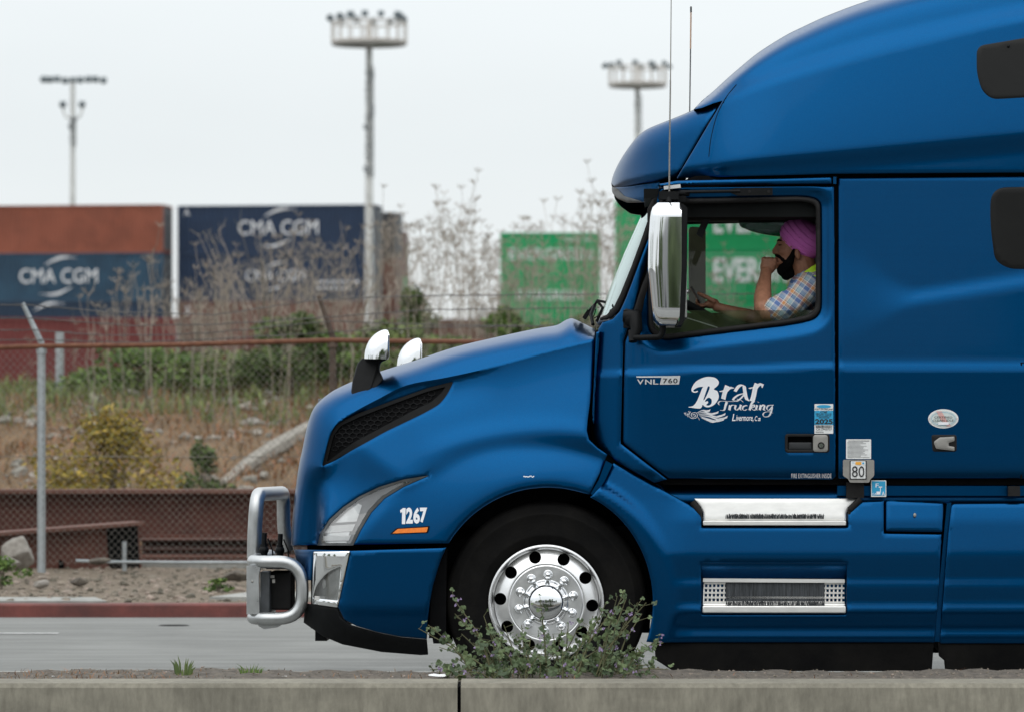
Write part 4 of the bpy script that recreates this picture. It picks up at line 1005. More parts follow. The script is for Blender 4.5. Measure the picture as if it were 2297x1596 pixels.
# ---- front wheel
def wheel(c, parent, face=True):
    wr = empty('wheel'); wr.parent = parent; wr.location = c
    t = MB()
    # profile: radius, depth
    rr_ = 0.515
    pr = [(.294, .04), (.300, .012), (.315, .004), (.34, -.002), (.345, -.004), (.352, -.002), (.40, -.006), (.445, 0), (.452, -.003), (.458, 0), (.478, .014), (.492, .02), (rr_-.010, .028), (rr_, .05)]
    for g_ in range(5):
        y = .075+g_*.045; pr += [(rr_, y-.012), (rr_, y), (rr_-.012, y+.002), (rr_-.012, y+.009), (rr_, y+.011)]
    pr += [(rr_, .275), (rr_-.01, .30), (.45, .32), (.35, .325), (.295, .29)]
    t.lathe((0, 0, 0), pr, 96, closed=False); t.build('tyre', 'rubber', wr, 50)
    m_ = MB(); RO = .296
    m_.lathe((0, 0, 0), [(.270, .045), (.279, .012), (.288, .004), (.2955, .006), (.2965, .014), (.292, .03)], 96)
    m_.build('rim_flange', 'polished_aluminium', wr, 50)
    # disc with ten hand holes, cut for real
    hol = [[(.236*math.sin(R(a))+.0315*math.cos(t_), .236*math.cos(R(a))+.0315*math.sin(t_)) for t_ in np.linspace(0, 2*math.pi, 21)[:-1]] for a in range(-14, 346, 36)]
    outl = [(.272*math.cos(t_), .272*math.sin(t_)) for t_ in np.linspace(0, 2*math.pi, 97)[:-1]]
    inn = [(.113*math.cos(t_), .113*math.sin(t_)) for t_ in np.linspace(0, 2*math.pi, 65)[:-1]]
    loops = [outl, inn]+hol; P = []; E = []
    for lp in loops: b = len(P); P += [Vector(p) for p in lp]; E += [(b+i, b+(i+1) % len(lp)) for i in range(len(lp))]
    for r_ in (.125, .16, .17, .184, .188, .191, .194, .198, .204, .268, .262, .256): P += [Vector((r_*math.cos(a), r_*math.sin(a))) for a in np.linspace(0, 2*math.pi, 73)[:-1]]
    for r_ in (.215, .236): 
        for a in np.linspace(0, 2*math.pi, 61)[:-1]:
            p = Vector((r_*math.cos(a), r_*math.sin(a)))
            if all((p-Vector((.236*math.sin(R(q)), .236*math.cos(R(q))))).length > .037 for q in range(-14, 346, 36)): P.append(p)
    vc, _, vf, *_ = delaunay_2d_cdt(P, E, [], 0, 1e-5)
    X = np.array([p.x for p in vc]); Z = np.array([p.y for p in vc]); F = np.array(vf); C0 = X[F].mean(1); C1 = Z[F].mean(1)
    kp = inside(C0, C1, outl) & ~inside(C0, C1, inn)
    for h_ in hol: kp &= ~inside(C0, C1, h_)
    r_ = np.hypot(X, Z); yv = np.interp(r_, [.113, .184, .190, .196, .205, .25, .262, .272], [.012, .010, .016, .013, .016, .036, .044, .050])
    bm = bmesh.new(); bv = [bm.verts.new((X[i], yv[i], Z[i])) for i in range(len(X))]
    for t_ in F[kp]: bm.faces.new([bv[i] for i in t_])
    for q in [q for q in bm.verts if not q.link_faces]: bm.verts.remove(q)
    be = [e_ for e_ in bm.edges if len(e_.link_faces) == 1 and all(.20 < math.hypot(v_.co.x, v_.co.z) < .2699 for v_ in e_.verts)]
    g_ = bmesh.ops.extrude_edge_only(bm, edges=be)
    for v_ in g_['geom']:
        if isinstance(v_, bmesh.types.BMVert): v_.co.y += .018
    bmesh.ops.recalc_face_normals(bm, faces=bm.faces); me = bpy.data.meshes.new('rim'); bm.to_mesh(me); bm.free()
    rim = link('rim', me, wr, ('polished_aluminium',), 40)
    m_ = MB(); m_.lathe((0, 0, 0), [(.0001, .12), (.285, .12)], 48); m_.lathe((0, 0, 0), [(.275, .05), (.275, .12)], 48); m_.build('brake_drum', 'matt_black', wr)
    m_ = MB(); m_.lathe((0, 0, 0), [(.118, .014), (.116, .004), (.110, -.001), (.104, -.006), (.098, -.03), (.088, -.05), (.07, -.065), (.045, -.073), (.02, -.076), (.0001, -.0765)], 64); m_.build('hub_cap', 'chrome', wr, 60)
    for k in range(10):
        a = R(4+36*k); c_ = Vector((.143*math.sin(a), .008, .143*math.cos(a)))
        m_ = MB(); m_.lathe(c_, [(.023, .004), (.0235, -.003), (.0165, -.007), (.0165, -.024), (.0145, -.033), (.009, -.0375), (.0001, -.039)], 20); m_.build('lug_nut', 'chrome', wr, 60)
    return wr
wc = T(1225, 1350, .075)
wheel(wc, truck)
w2 = wheel(Vector((wc.x, TW_-.075, wc.z)), truck); w2.rotation_euler = (0, 0, math.pi)
# dark wheel housing, chassis, underbody
m_ = MB(); hs = []
for a in np.linspace(R(-10), R(190), 40): hs.append((math.cos(a)*.62, math.sin(a)*.62))
vs = []
for x_, z_ in hs: vs += [(wc.x+x_, .10, wc.z+z_), (wc.x+x_, .7, wc.z+z_)]
m_.add(vs, [(2*i, 2*i+2, 2*i+3, 2*i+1) for i in range(len(hs)-1)])
pp_ = [(wc.x+math.cos(a)*.62, .70, wc.z+math.sin(a)*.62) for a in np.linspace(R(-7), R(187), 30)]; m_.add(pp_, [tuple(range(len(pp_)))])
m_.add([(wc.x-.2, .10, wc.z+.45), (wc.x+.75, .10, wc.z+.30), (wc.x+.9, .10, wc.z+.75), (wc.x-.2, .10, wc.z+.85)], [(0, 1, 2, 3)]) if False else None
m_.build('wheel_housing', 'matt_black', truck)
m_ = MB(); m_.prism([T(1290, 1075, .12), T(1345, 1105, .12), T(1400, 1090, .12), T(1380, 1020, .12), T(1320, 1010, .12)], (0, .6, 0)); m_.build('fender_brace', 'matt_black', truck)
m_ = MB()
m_.box((-.35, 1.25, 1.15), (.9, 1.7, .5)); m_.box((.1, 1.25, .62), (1.2, 1.9, .55)); m_.build('engine_block', 'matt_black', truck)
m_ = MB(); x1 = T(2690, 0, 0).x
m_.box(((.75+x1)/2, .75, .75), (x1-.75, .12, .3)); m_.box(((.75+x1)/2, 1.75, .75), (x1-.75, .12, .3)); m_.box(((.8+T(2095, 0, 0).x)/2, 1.25, .62), (T(2095, 0, 0).x-.85, 2.2, .75)); m_.box(((T(2130, 0, 0).x+x1)/2, 1.25, .62), (x1-T(2130, 0, 0).x, 2.2, .8))
m_.box((-.85, 1.25, .75), (.5, 1.2, .2)); m_.build('chassis', 'matt_black', truck)
m_ = MB(); m_.prism([T(985, 1225, .3), T(1330, 1100, .3), T(1330, 1000, .3), T(760, 1190, .3), T(760, 1225, .3)], (0, 1.9, 0)); m_.build('inner_fender', 'matt_black', truck)
m_ = MB(); m_.prism([T(968, 1420, .09), T(1006, 1420, .09), T(1010, 1442, .09), T(972, 1442, .09)], (0, .3, 0)); m_.prism([T(972, 1250, .09), T(1002, 1230, .09), T(1000, 1430, .09), T(962, 1430, .09)], (0, .4, 0)); m_.build('mud_guard', 'matt_black', truck)

# ---- cab interior
a, b = T(1466, 440, .09), T(1872, 1080, .09)
m_ = MB()
zc = T(1500, 452, .1).z; zb = T(1500, 1060, .1).z
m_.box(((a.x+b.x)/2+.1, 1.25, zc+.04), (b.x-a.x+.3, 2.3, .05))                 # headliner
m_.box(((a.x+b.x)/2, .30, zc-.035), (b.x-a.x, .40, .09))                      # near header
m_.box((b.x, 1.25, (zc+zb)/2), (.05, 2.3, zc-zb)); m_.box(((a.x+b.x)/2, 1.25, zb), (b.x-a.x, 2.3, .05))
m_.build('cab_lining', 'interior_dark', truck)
m_ = MB(); m_.box(((a.x+b.x)/2, 2.2, zc+.03), (b.x-a.x, .3, .075)); m_.build('far_header', 'interior_dark', truck)
z2_ = T(1600, 702, 2.36).z; m_ = MB(); m_.box(((a.x+b.x)/2+.2, 2.38, (z2_+zb)/2), (b.x-a.x+.1, .05, z2_-zb)); m_.build('far_door_lining', 'interior_grey', truck)
# dashboard
m_ = MB(); m_.prism([T(1400, 700, .1), T(1450, 712, .1), T(1542, 722, .1), T(1545, 765, .1), T(1542, 900, .1), T(1400, 900, .1)], (0, 2.25, 0)); m_.build('dashboard', 'interior_grey', truck)
m_ = MB(); m_.prism([T(1478, 460, .5), T(1560, 460, .5), T(1540, 480, .5), T(1505, 560, .5), T(1482, 600, .5)], (0, .03, 0)); m_.build('pillar_trim', 'interior_dark', truck)
m_ = MB(); m_.prism([T(1590, 462, .35), T(1605, 462, .35), T(1575, 535, .35), T(1562, 525, .35)], (0, .04, 0)); m_.build('sun_visor_flap', 'interior_grey', truck)
# smoky far visor
pm('smoke_plastic', (.30, .34, .35), .3, spec=.6, var=.2, vscale=8)
m_ = MB(); m_.prism([T(x, y, 2.1) for x, y in fillet([(1657, 490, 4), (1770, 490, 4), (1790, 532, 8), (1740, 531, 30), (1690, 521, 20), (1658, 508, 10)], 8)], (0, .02, 0)); m_.build('far_sun_visor', 'smoke_glass', truck)
# steering wheel and column
cw = T(1514, 670, .55); tilt = Matrix.Rotation(R(28), 3, 'Y')
ringp = [cw+tilt @ Vector((.225*math.cos(t_), .225*math.sin(t_), 0)) for t_ in np.linspace(0, 2*math.pi, 49)[:-1]]
stw = MB(); stw.tube(ringp, .020, 12, closed=True); so_ = stw.build('steering_wheel', 'interior_dark', truck, 60)
m_ = MB(); m_.tube([cw, cw+tilt @ Vector((0, 0, -.35))], .04, 10)
for t_ in (0, 2.1, 4.2): m_.tube([cw, cw+tilt @ Vector((.22*math.cos(t_), .22*math.sin(t_), 0))], .014, 8)
m_.build('steering_column', 'interior_dark', so_)
m_ = MB(); m_.tube([T(1537, 712, .2), T(1610, 735, .2)], .003, 6); m_.sphere(T(1541, 654, .4), .012); m_.build('dash_trim', 'brushed_aluminium', truck)
# seats
def seat(v0):
    s_ = empty('seat'); s_.parent = truck
    m_ = MB(); m_.prism([T(x, y, v0) for x, y in fillet([(1720, 865, 15), (1850, 860, 15), (1852, 905, 15), (1722, 905, 15)], 12)], (0, .5, 0)); m_.build('cushion', 'interior_grey', s_, 60)
    m_ = MB(); m_.prism([T(x, y, v0+.02) for x, y in fillet([(1838, 900, 15), (1845, 620, 20), (1868, 600, 15), (1868, 900, 15)], 12)], (0, .46, 0)); m_.build('backrest', 'interior_grey', s_, 60)
    m_ = MB(); m_.box(T(1785, 960, v0+.25), (.3, .3, .25)); m_.build('pedestal', 'matt_black', s_)
seat(.28); seat(1.72)

# ================================================================ GROUND AND SETTING
pm('asphalt', (.150, .152, .142), .88, vscale=5, bump=.5, bscale=160, stretch=(.10, 1, 1), col2=(.205, .208, .196), detail=14, patch=(.7, .16))
pm('asphalt_wide', (0.1190, 0.1190, 0.1155), .9, var=.1, vscale=.6)
pm('paint_line', (0.4650, 0.4650, 0.4500), .7, var=.25, vscale=12)
pm('red_kerb', (0.1850, 0.0462, 0.0354), .7, vscale=5, bump=.3, bscale=40, col2=(0.1088, 0.0326, 0.0272), detail=8, patch=(1.5, .3))
pm('pale_concrete', (0.2880, 0.2880, 0.2664), .85, var=.14, vscale=6, bump=.25, bscale=60, patch=(2, .2))
pm('curb_concrete', (0.1750, 0.1610, 0.1260), .9, vscale=34, bump=.5, bscale=70, stretch=(1, 1, .22), col2=(0.2520, 0.2345, 0.1855), detail=9, patch=(2.2, .22))
pm('dirt', (0.0560, 0.0480, 0.0400), .95, vscale=26, bump=.8, bscale=60, col2=(0.1360, 0.1160, 0.0920), detail=8)
pm('gravel_soil', (.085, .064, .042), .95, vscale=9, bump=1, bscale=35, col2=(.19, .15, .105), detail=10)
pm('stone', (.19, .16, .125), .9, island=.6, bump=.4, bscale=40, var=.25, vscale=20)
pm('rubble_grey', (0.2550, 0.2380, 0.2040), .9, island=.4, var=.2, vscale=10)
pm('rock', (0.1500, 0.1350, 0.1125), .9, vscale=9, bump=.8, bscale=18, col2=(0.3000, 0.2775, 0.2475), detail=8)
pm('hill_soil', (.095, .058, .027), .95, vscale=1.6, bump=1, bscale=9, col2=(.185, .115, .055), detail=10)
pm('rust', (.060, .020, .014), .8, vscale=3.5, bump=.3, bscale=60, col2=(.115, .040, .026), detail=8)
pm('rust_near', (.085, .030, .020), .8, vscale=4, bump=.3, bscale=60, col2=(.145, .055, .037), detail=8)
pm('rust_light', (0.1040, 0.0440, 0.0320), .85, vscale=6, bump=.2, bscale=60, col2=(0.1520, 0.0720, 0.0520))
pm('rusty_rail', (.11, .04, .02), .8, vscale=14, bump=.3, bscale=90, col2=(.20, .085, .045), detail=7)
pm('galvanised', (.30, .33, .34), .55, .5, vscale=16, col2=(.42, .45, .46), detail=6)
pm('wire', (.20, .185, .16), .6, .5, var=.3, vscale=3)
pm('post_brown', (.085, .06, .045), .85, var=.3, vscale=9)
pm('barbed', (.11, .105, .10), .6, .5, var=.4, vscale=2)
pm('dry_grass', (.22, .115, .050), .9, island=.5)
pm('dry_grass_pale', (.21, .145, .078), .9, island=.45)
pm('dry_stalk', (.27, .235, .19), .9, island=.4)
pm('leaf_green', (0.0950, 0.1615, 0.0333), .7, island=.5, trans=.0)
pm('leaf_light', (0.1360, 0.1785, 0.0553), .7, island=.45)
pm('leaf_dark', (.075, .115, .032), .75, island=.5)
pm('leaf_yellow', (.26, .20, .025), .75, island=.45)
pm('leaf_mallow', (.070, .105, .042), .7, island=.45)
pm('flower_purple', (.30, .22, .38), .7, island=.3)
pm('bark', (.16, .13, .10), .9, var=.3, vscale=12)
pm('stem_green', (.10, .10, .045), .8, island=.3)
pm('box_navy', (.008, .025, .062), .6, var=.12, vscale=1.2)
pm('box_blue', (.012, .045, .085), .6, vscale=.8, col2=(.018, .06, .10), patch=(.8, .2))
pm('box_darkblue', (.008, .026, .055), .6, var=.15, vscale=.8)
pm('box_brown', (.22, .060, .030), .65, vscale=.6, col2=(.26, .075, .040), patch=(.8, .15))
pm('box_red', (.120, .022, .020), .65, vscale=.7, col2=(.16, .032, .026))
pm('box_rust', (.14, .050, .035), .65, var=.2, vscale=.6)
pm('box_green', (0.0000, 0.3105, 0.1013), .6, var=.08, vscale=.6)
pm('box_grey', (.05, .05, .055), .65, var=.2, vscale=.6)
pm('letter_white', (.72, .72, .72), .6, var=.1, vscale=1)
pm('mast_metal', (.55, .55, .52), .6, var=.15, vscale=1)
pm('mast_rusty', (.45, .42, .38), .7, vscale=1.2, col2=(.55, .52, .48))
pm('ladder_grey', (.26, .275, .28), .6, .3)
pm('lamp_housing', (.11, .135, .145), .6, var=.3, vscale=2)
pm('warehouse', (.30, .30, .30), .8, var=.1, vscale=.2)

def hz(x, y):      # ground height of the verge, the bank and what lies beyond it
    Xs = x
    crest = float(np.interp(x, [-30, -7.2, -5, -2.9, -.8, .9, 30], [1.5, 1.66, 1.84, 1.90, 2.0, 2.2, 2.1]))
    n = .05*math.sin(x*1.3+y*.7)+.04*math.sin(x*2.9-y*1.7+1)+.02*math.sin(x*6.1+y*4)
    if y < 9.5: return .09
    mound = .17*math.exp(-((x+6.0)/1.35)**2)*float(sm(11.5, 14.0, np.array([y]))[0])
    if y < 20: 
        t = (y-9.5)/10.5; return .095+.015*max(0, (y-12)/8)+mound*(1 if y < 17 else (20-y)/3)+n*.15*min(1, t*3)
    if y < 34: t = (y-20)/14; return .11+(crest-.11)*(t*t*(3-2*t)*.45+t*.55)+n*1.2*min(1, t*3)
    if y < 60: return crest-(y-34)*.004+n*.5
    if y < 75: t = (y-60)/15; return (crest-.1)*(1-t)
    return .0
def grid_mesh(name, xs, ys, fz, mat, kind='structure'):
    m_ = MB(); nx = len(xs)
    m_.add([(x, y, fz(x, y)) for y in ys for x in xs], [(j*nx+i, j*nx+i+1, (j+1)*nx+i+1, (j+1)*nx+i) for j in range(len(ys)-1) for i in range(nx-1)])
    o = m_.build(name, mat, None, 60)
    if o.data.polygons[0].normal.z < 0: o.data.flip_normals()
    return tag(o, kind=kind)
grid_mesh('ground', [-3000, -60, 60, 3000], [-3000, -10, 74, 3000], lambda x, y: -.02, 'asphalt_wide')
grid_mesh('road', [-60, -20, 0, 20, 60], [-1.1, 4, 9.34], lambda x, y: 0, 'asphalt')
grid_mesh('near_road', [-60, 0, 60], [-14, -8, -2.12], lambda x, y: 0, 'asphalt')
grid_mesh('verge', list(np.arange(-26, 26.1, .22)), list(np.arange(9.5, 20.1, .22)), hz, 'gravel_soil')
grid_mesh('bank', list(np.arange(-30, 30.1, .4)), list(np.arange(19.9, 76, .5)), hz, 'hill_soil')
# red kerb and pale slabs behind it
m_ = MB(); m_.prism([(-40, 9.34, -.02), (-40, 9.345, .085), (-40, 9.36, .097), (-40, 9.50, .10), (-40, 9.52, -.02)], (80, 0, 0)); tag(m_.build('kerb', 'red_kerb', None, 30), kind='structure')
m_ = MB(); m_.prism([(xAt(-300, 9.55), 9.52, .05), (xAt(240, 9.55), 9.52, .05), (xAt(205, 9.9), 10.2, .05), (xAt(-300, 9.9), 10.2, .05)], (0, 0, .062))
tag(m_.build('pavement', 'pale_concrete', None, 30), kind='structure')
m_ = MB(); m_.prism([(xAt(470, 9.9), 9.9, .07), (xAt(900, 9.9), 9.9, .07), (xAt(900, 10.7), 10.9, .07), (xAt(560, 10.7), 10.9, .07)], (0, 0, .055))
tag(m_.build('pavement', 'pale_concrete', None, 30), kind='structure')
# lane paint
yy = 7.0
m_ = MB(); m_.add([(xAt(-200, yy), yy-.05, .004), (xAt(131, yy), yy-.05, .004), (xAt(131, yy), yy+.05, .004), (xAt(-200, yy), yy+.05, .004)], [(0, 1, 2, 3)]); tag(m_.build('lane_marking', 'paint_line', None), kind='structure')
# median: two long concrete pieces with the dark joint, dirt behind
MT = zAt(1531, -2.1)
jx = xAt(1030, -2.1)
for a_, b_ in ((-40, jx-.008), (jx+.008, 40)):
    m_ = MB(); m_.prism([(a_, -2.14, -.02), (a_, -2.115, MT-.02), (a_, -2.10, MT), (a_, -1.82, MT+.004), (a_, -1.8, -.02)], (b_-a_, 0, 0))
    o = m_.build('median_kerb', 'curb_concrete', None, 30); tag(o, kind='structure')
m_ = MB(); m_.box((jx, -1.96, MT/2-.01), (.03, .26, MT-.01)); tag(m_.build('kerb_joint', 'matt_black', None), kind='structure')
def hm(x, y):
    e_ = min((y+1.8)/.12, (-1.06-y)/.08, 1); e_ = max(0, e_)
    return MT-.01+e_*(.010+.008*math.sin(x*9+y*20)+.006*math.sin(x*23.0-y*31)+.006*math.sin(x*3.1))
grid_mesh('median', list(np.arange(-9, 9.01, .05)), list(np.arange(-1.83, -1.03, .05)), hm, 'dirt')
m_ = MB(); m_.box((0, -1.03, MT/2-.01), (80, .08, MT)); tag(m_.build('median_edge', 'pale_concrete', None), kind='structure')

rnd = random.Random(11)
def pebble(mb, c, r, rr=rnd):
    M = Matrix.Rotation(rr.uniform(0, 6.28), 3, 'Z') @ Matrix.Rotation(rr.uniform(-.5, .5), 3, 'X')
    n, k = 6, 4; s = MB(); s.sphere((0, 0, 0), (r*rr.uniform(.7, 1.3), r*rr.uniform(.6, 1.1), r*rr.uniform(.4, .8)), n, k)
    mb.add([M @ (p*rr.uniform(.82, 1.18))+Vector(c) for p in s.v], s.f)
mb = MB()
for i in range(6500):
    y = rnd.uniform(9.6, 17.5); x = rnd.uniform(-9.5, 3); r_ = rnd.choice([.006, .009, .012, .016, .024])*rnd.uniform(.7, 1.5)
    pebble(mb, (x, y, hz(x, y)+r_*.15), r_)
for i in range(160):
    y = rnd.uniform(9.6, 14.5); x = rnd.uniform(-9.5, 0); r_ = rnd.uniform(.03, .055); pebble(mb, (x, y, hz(x, y)+r_*.1), r_)
tag(mb.build('gravel', 'stone', None, None), 'loose brown and grey gravel spread between the red kerb and the wire fence', 'gravel', kind='stuff')
mb = MB()
for i in range(1500):
    x = rnd.uniform(-4, 4); y = rnd.uniform(-1.78, -1.08); r_ = rnd.uniform(.002, .008); pebble(mb, (x, y, hm(x, y)), r_)
tag(mb.build('grit', 'stone', None, None), 'fine grit and crumbs lying along the top of the concrete median', 'grit', kind='stuff')

def boulder(name, c, r, label, seed=1, mat='rock', cat='rock', sc=(1, .8, .7)):
    rr = random.Random(seed); bm = bmesh.new(); bmesh.ops.create_icosphere(bm, subdivisions=4, radius=1)
    ph = [(Vector((rr.uniform(-1, 1), rr.uniform(-1, 1), rr.uniform(-1, 1))).normalized(), rr.uniform(.55, .95)) for _ in range(14)]
    for v in bm.verts:
        p = v.co.copy()
        for n_, d in ph:
            q = p.dot(n_)
            if q > d: p -= n_*(q-d)*.85
        p *= 1+.05*math.sin(p.x*9+seed)*math.sin(p.y*8)*math.sin(p.z*11)
        v.co = Vector((p.x*r*sc[0], p.y*r*sc[1], p.z*r*sc[2]))
    me = bpy.data.meshes.new(name); bm.to_mesh(me); bm.free(); o = link(name, me, None, (mat,), 30); o.location = c; tag(o, label, cat); return o
y0 = 13.4; p = Wp(42, 1240, y0); boulder('rock', (p.x, y0, p.z), .15, 'pale jagged rock on the gravel at the foot of the fence post, far left', 3, sc=(1, .8, .95))
p = Wp(18, 1262, 12.9); boulder('rock', (p.x, 12.9, p.z), .10, 'low grey rock in front of the pale jagged one at the left edge', 5, sc=(1.3, .8, .6))
p = Wp(225, 1257, 14.2); boulder('rock', (p.x, 14.2, p.z), .07, 'flat brown stone on the dirt mound under the fence wire', 8, mat='dirt', sc=(1.5, .8, .5))
p = Wp(530, 1290, 12.8); boulder('rock', (p.x, 12.8, p.z), .075, 'dark broken clod beside the bull bar of the truck', 9, mat='dirt', sc=(1.6, .8, .7))
p = Wp(92, 1308, 11); boulder('rock', (p.x, 11, p.z), .05, 'small white stone low on the gravel mound', 12, sc=(1.4, .8, .8))
p = Wp(178, 1305, 11); boulder('rock', (p.x, 11, p.z), .05, 'small dark lump halfway up the gravel mound', 14, mat='dirt', sc=(1.5, .8, .8))
for i, (dx, dy, r_, lab) in enumerate([(560, 948, .34, 'broad pale rock high on the dry bank'), (588, 998, .26, 'angular pale rock on the bank above the sloping concrete piece'), (615, 950, .2, 'small pale rock just left of the truck nose on the bank'), (40, 940, .2, 'pale rock on the bank near the left edge'), (455, 925, .3, 'grey half buried rock on the bank, above the dark green bush'), (345, 1072, .16, 'whitish rock right of the yellow bush above the steel beam'), (66, 1075, .15, 'whitish rock above the steel beam near the left edge'), (640, 1010, .18, 'rock behind the front edge of the truck nose'), (250, 860, .2, 'grey rock on the crest of the bank, below the green bushes'), (520, 900, .3, 'flat grey rock below the crest of the bank, beside the dark conifer')]):
    # find the bank under that line of sight
    yb = 20
    while yb < 40 and Wp(dx, dy, yb).z > hz(Wp(dx, dy, yb).x, yb): yb += .1
    p = Wp(dx, dy, yb); boulder('rock', (p.x, yb, p.z-.04), r_, lab, 20+i, sc=(.62, .5, .36))
def bank(dx, dy):
    yb = 20
    while yb < 60 and Wp(dx, dy, yb).z > hz(Wp(dx, dy, yb).x, yb): yb += .1
    return Wp(dx, dy, yb)
a_, b_ = bank(500, 1088), bank(700, 955)
m_ = MB(); M = (b_-a_); m_.tube([a_, a_+M*.3+Vector((0, 0, .05)), a_+M*.6+Vector((0, 0, .03)), b_], [.07, .09, .11, .09], 7); o = m_.build('concrete_beam', 'rubble_grey', None, 30); tag(o, 'long pale broken concrete piece lying slantwise on the dry bank', 'rubble')

# ---- steel beams behind the fence
def ibeam(name, a, b, h, w, label, mat='rust', tf=.03, tw=.016, hole=None, group=None):
    a = Vector(a); b = Vector(b); d = (b-a); Ln = d.length; X = d.normalized(); Y = Vector((-X.y, X.x, 0)).normalized(); Z = X.cross(Y)
    root = empty(name, a); tag(root, label, 'steel beam', group)
    P = lambda x, y, z: a+X*x+Y*y+Z*z
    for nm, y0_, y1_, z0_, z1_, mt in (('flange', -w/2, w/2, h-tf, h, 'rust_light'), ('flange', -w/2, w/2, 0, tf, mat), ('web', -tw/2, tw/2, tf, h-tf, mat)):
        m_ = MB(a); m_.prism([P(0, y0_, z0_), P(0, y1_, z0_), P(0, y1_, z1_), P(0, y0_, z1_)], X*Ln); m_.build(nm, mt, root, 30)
    if hole:
        m_ = MB(a); m_.prism([P(Ln-.30, -.02, tf), P(Ln-.02, -.02, tf), P(Ln-.02, -.02, h-tf), P(Ln-.30, -.02, h-tf)], Y*.04); m_.build('end_shade_plate', 'matt_black', root)  # black plate added to paint the shade of the hollow between the flanges
        m_ = MB(a); c = P(hole[0], -tw/2-.002, hole[1]); m_.lathe(c, [(.0001, 0), (.045, 0)], 16); m_.build('bolt_hole', 'matt_black', root)
    return root
zb = zAt(1205, 18)
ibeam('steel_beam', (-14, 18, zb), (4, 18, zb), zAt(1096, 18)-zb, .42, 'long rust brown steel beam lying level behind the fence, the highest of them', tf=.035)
for k in range(9):
    px = -12+1.75*k
for j, (y_, t_, b__, lab) in enumerate([(18.6, 1207, 1226, 'narrow rusty beam right under the highest long beam'), (18.1, 1228, 1243, 'thin rusty beam in the middle of the stack behind the fence'), (17.7, 1244, 1256, 'lowest thin rusty beam of the stack, resting near the ground')]):
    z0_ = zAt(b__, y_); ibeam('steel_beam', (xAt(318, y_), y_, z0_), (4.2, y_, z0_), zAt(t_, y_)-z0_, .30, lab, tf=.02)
a_ = Wp(-160, 1322, 15.5); b_ = Wp(318, 1284, 16.2); hh = .44
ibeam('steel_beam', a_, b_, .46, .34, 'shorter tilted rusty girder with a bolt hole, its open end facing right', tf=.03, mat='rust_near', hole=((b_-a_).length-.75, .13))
y_ = 16.3; z1_ = zAt(1262, y_); z0_ = zAt(1295, y_); m_ = MB(); m_.box(((xAt(285, y_)+2)/2, y_+.2, (z0_+z1_)/2), (2-xAt(285, y_), .4, z1_-z0_)); o = m_.build('concrete_block', 'pale_concrete', None, 30); tag(o, 'long low grey concrete block on the ground below the stacked steel beams', 'block')
m_ = MB(); q = Wp(279, 1290, 15.4); q2_ = Wp(279, 1213, 15.4); m_.tube([q, q2_], .018, 8); o = m_.build('stub_pipe', 'galvanised', None); tag(o, 'short upright grey pipe stub before the open end of the tilted girder', 'pipe')

# ---- chain-link fence
FY = 15.0
fence = empty('chain_link_fence', (0, FY, 0)); tag(fence, 'chain-link fence with galvanised posts, rusty top rail and three strands of barbed wire', 'fence')
zt = lambda dx: float(np.interp(dx, [-400, 0, 92, 400, 745, 1330, 2400], [779, 779, 777, 773, 763, 768, 770]))
ORG = (0, FY, 0)
def FT(x): return zAt(zt(x*PXM/((DIST+FY)/DIST)+1148.5), FY)
rails = [(-1500, 779), (-400, 779), (0, 779), (92, 776), (250, 775), (400, 773), (600, 767), (745, 763), (1000, 766), (1330, 769), (2400, 768), (3600, 770)]
m_ = MB(ORG); m_.tube([Wp(x, y, FY) for x, y in rails], .021, 8); m_.build('top_rail', 'rusty_rail', fence, 60)
m_ = MB(ORG); m_.tube([Wp(x, y, FY-.03) for x, y in ((170, 1256), (240, 1259), (400, 1260), (560, 1260), (1300, 1262), (3000, 1262))], .013, 6); m_.build('bottom_rail', 'galvanised', fence, 60)
sp_ = 2.50; x0 = xAt(92, FY)
for i in range(-3, 9):
    x = x0+i*sp_; g0 = hz(x, FY)-.1; t_ = FT(x)
    m_ = MB(ORG); m_.tube([(x, FY+.03, g0), (x, FY+.03, t_+.02)], .036 if i <= 0 else .03, 12); po = m_.build('post', 'galvanised' if i <= 0 else 'post_brown', fence, 60)
    m_ = MB(ORG); ex = -.158 if i <= 0 else -.12; m_.tube([(x, FY+.03, t_-.02), (x, FY+.03, t_+.03), (x+ex, FY-.0, t_+.37 if i <= 0 else t_+.38)], [.03, .026, .018], 8); m_.build('barb_arm', 'galvanised' if i <= 0 else 'post_brown', po, 60)
    m_ = MB(ORG); m_.tube([(x, FY+.03, t_-.06), (x, FY+.03, t_+.0)], .045, 12); m_.build('post_cap', 'galvanised' if i <= 0 else 'post_brown', po, 60)
# woven wire: two families of wires that zigzag round each other
m_ = MB(ORG); D = .031; xa, xb = -11.2, 8.4
n_ = int((xb-xa)/D)
for i in range(n_):
    x = xa+i*D; zlo = .16 if x > -4.5 else hz(x, FY)-.02; zhi = FT(x)-.01
    k = int((zhi-zlo)/(D)); pts_ = []
    # each picket wire bends left and right by half a diamond
    for j in range(k*1+2):
        z = zhi-j*D*1.05
        if z < zlo: break
        pts_.append((x+(D/2 if (i+j) % 2 else -D/2), FY+(.003 if j % 2 else -.003), z))
    if len(pts_) > 2: m_.tube(pts_, .0021, 3, cap=False)
m_.build('wire_mesh', 'wire', fence, None)
m_ = MB(ORG); m_.tube([Wp(x, y, FY) for x, y in ((-300, 1024), (150, 1022), (400, 1024), (660, 1023), (1300, 1020))], .003, 4); m_.build('tension_wire', 'wire', fence, None)
br = random.Random(2)
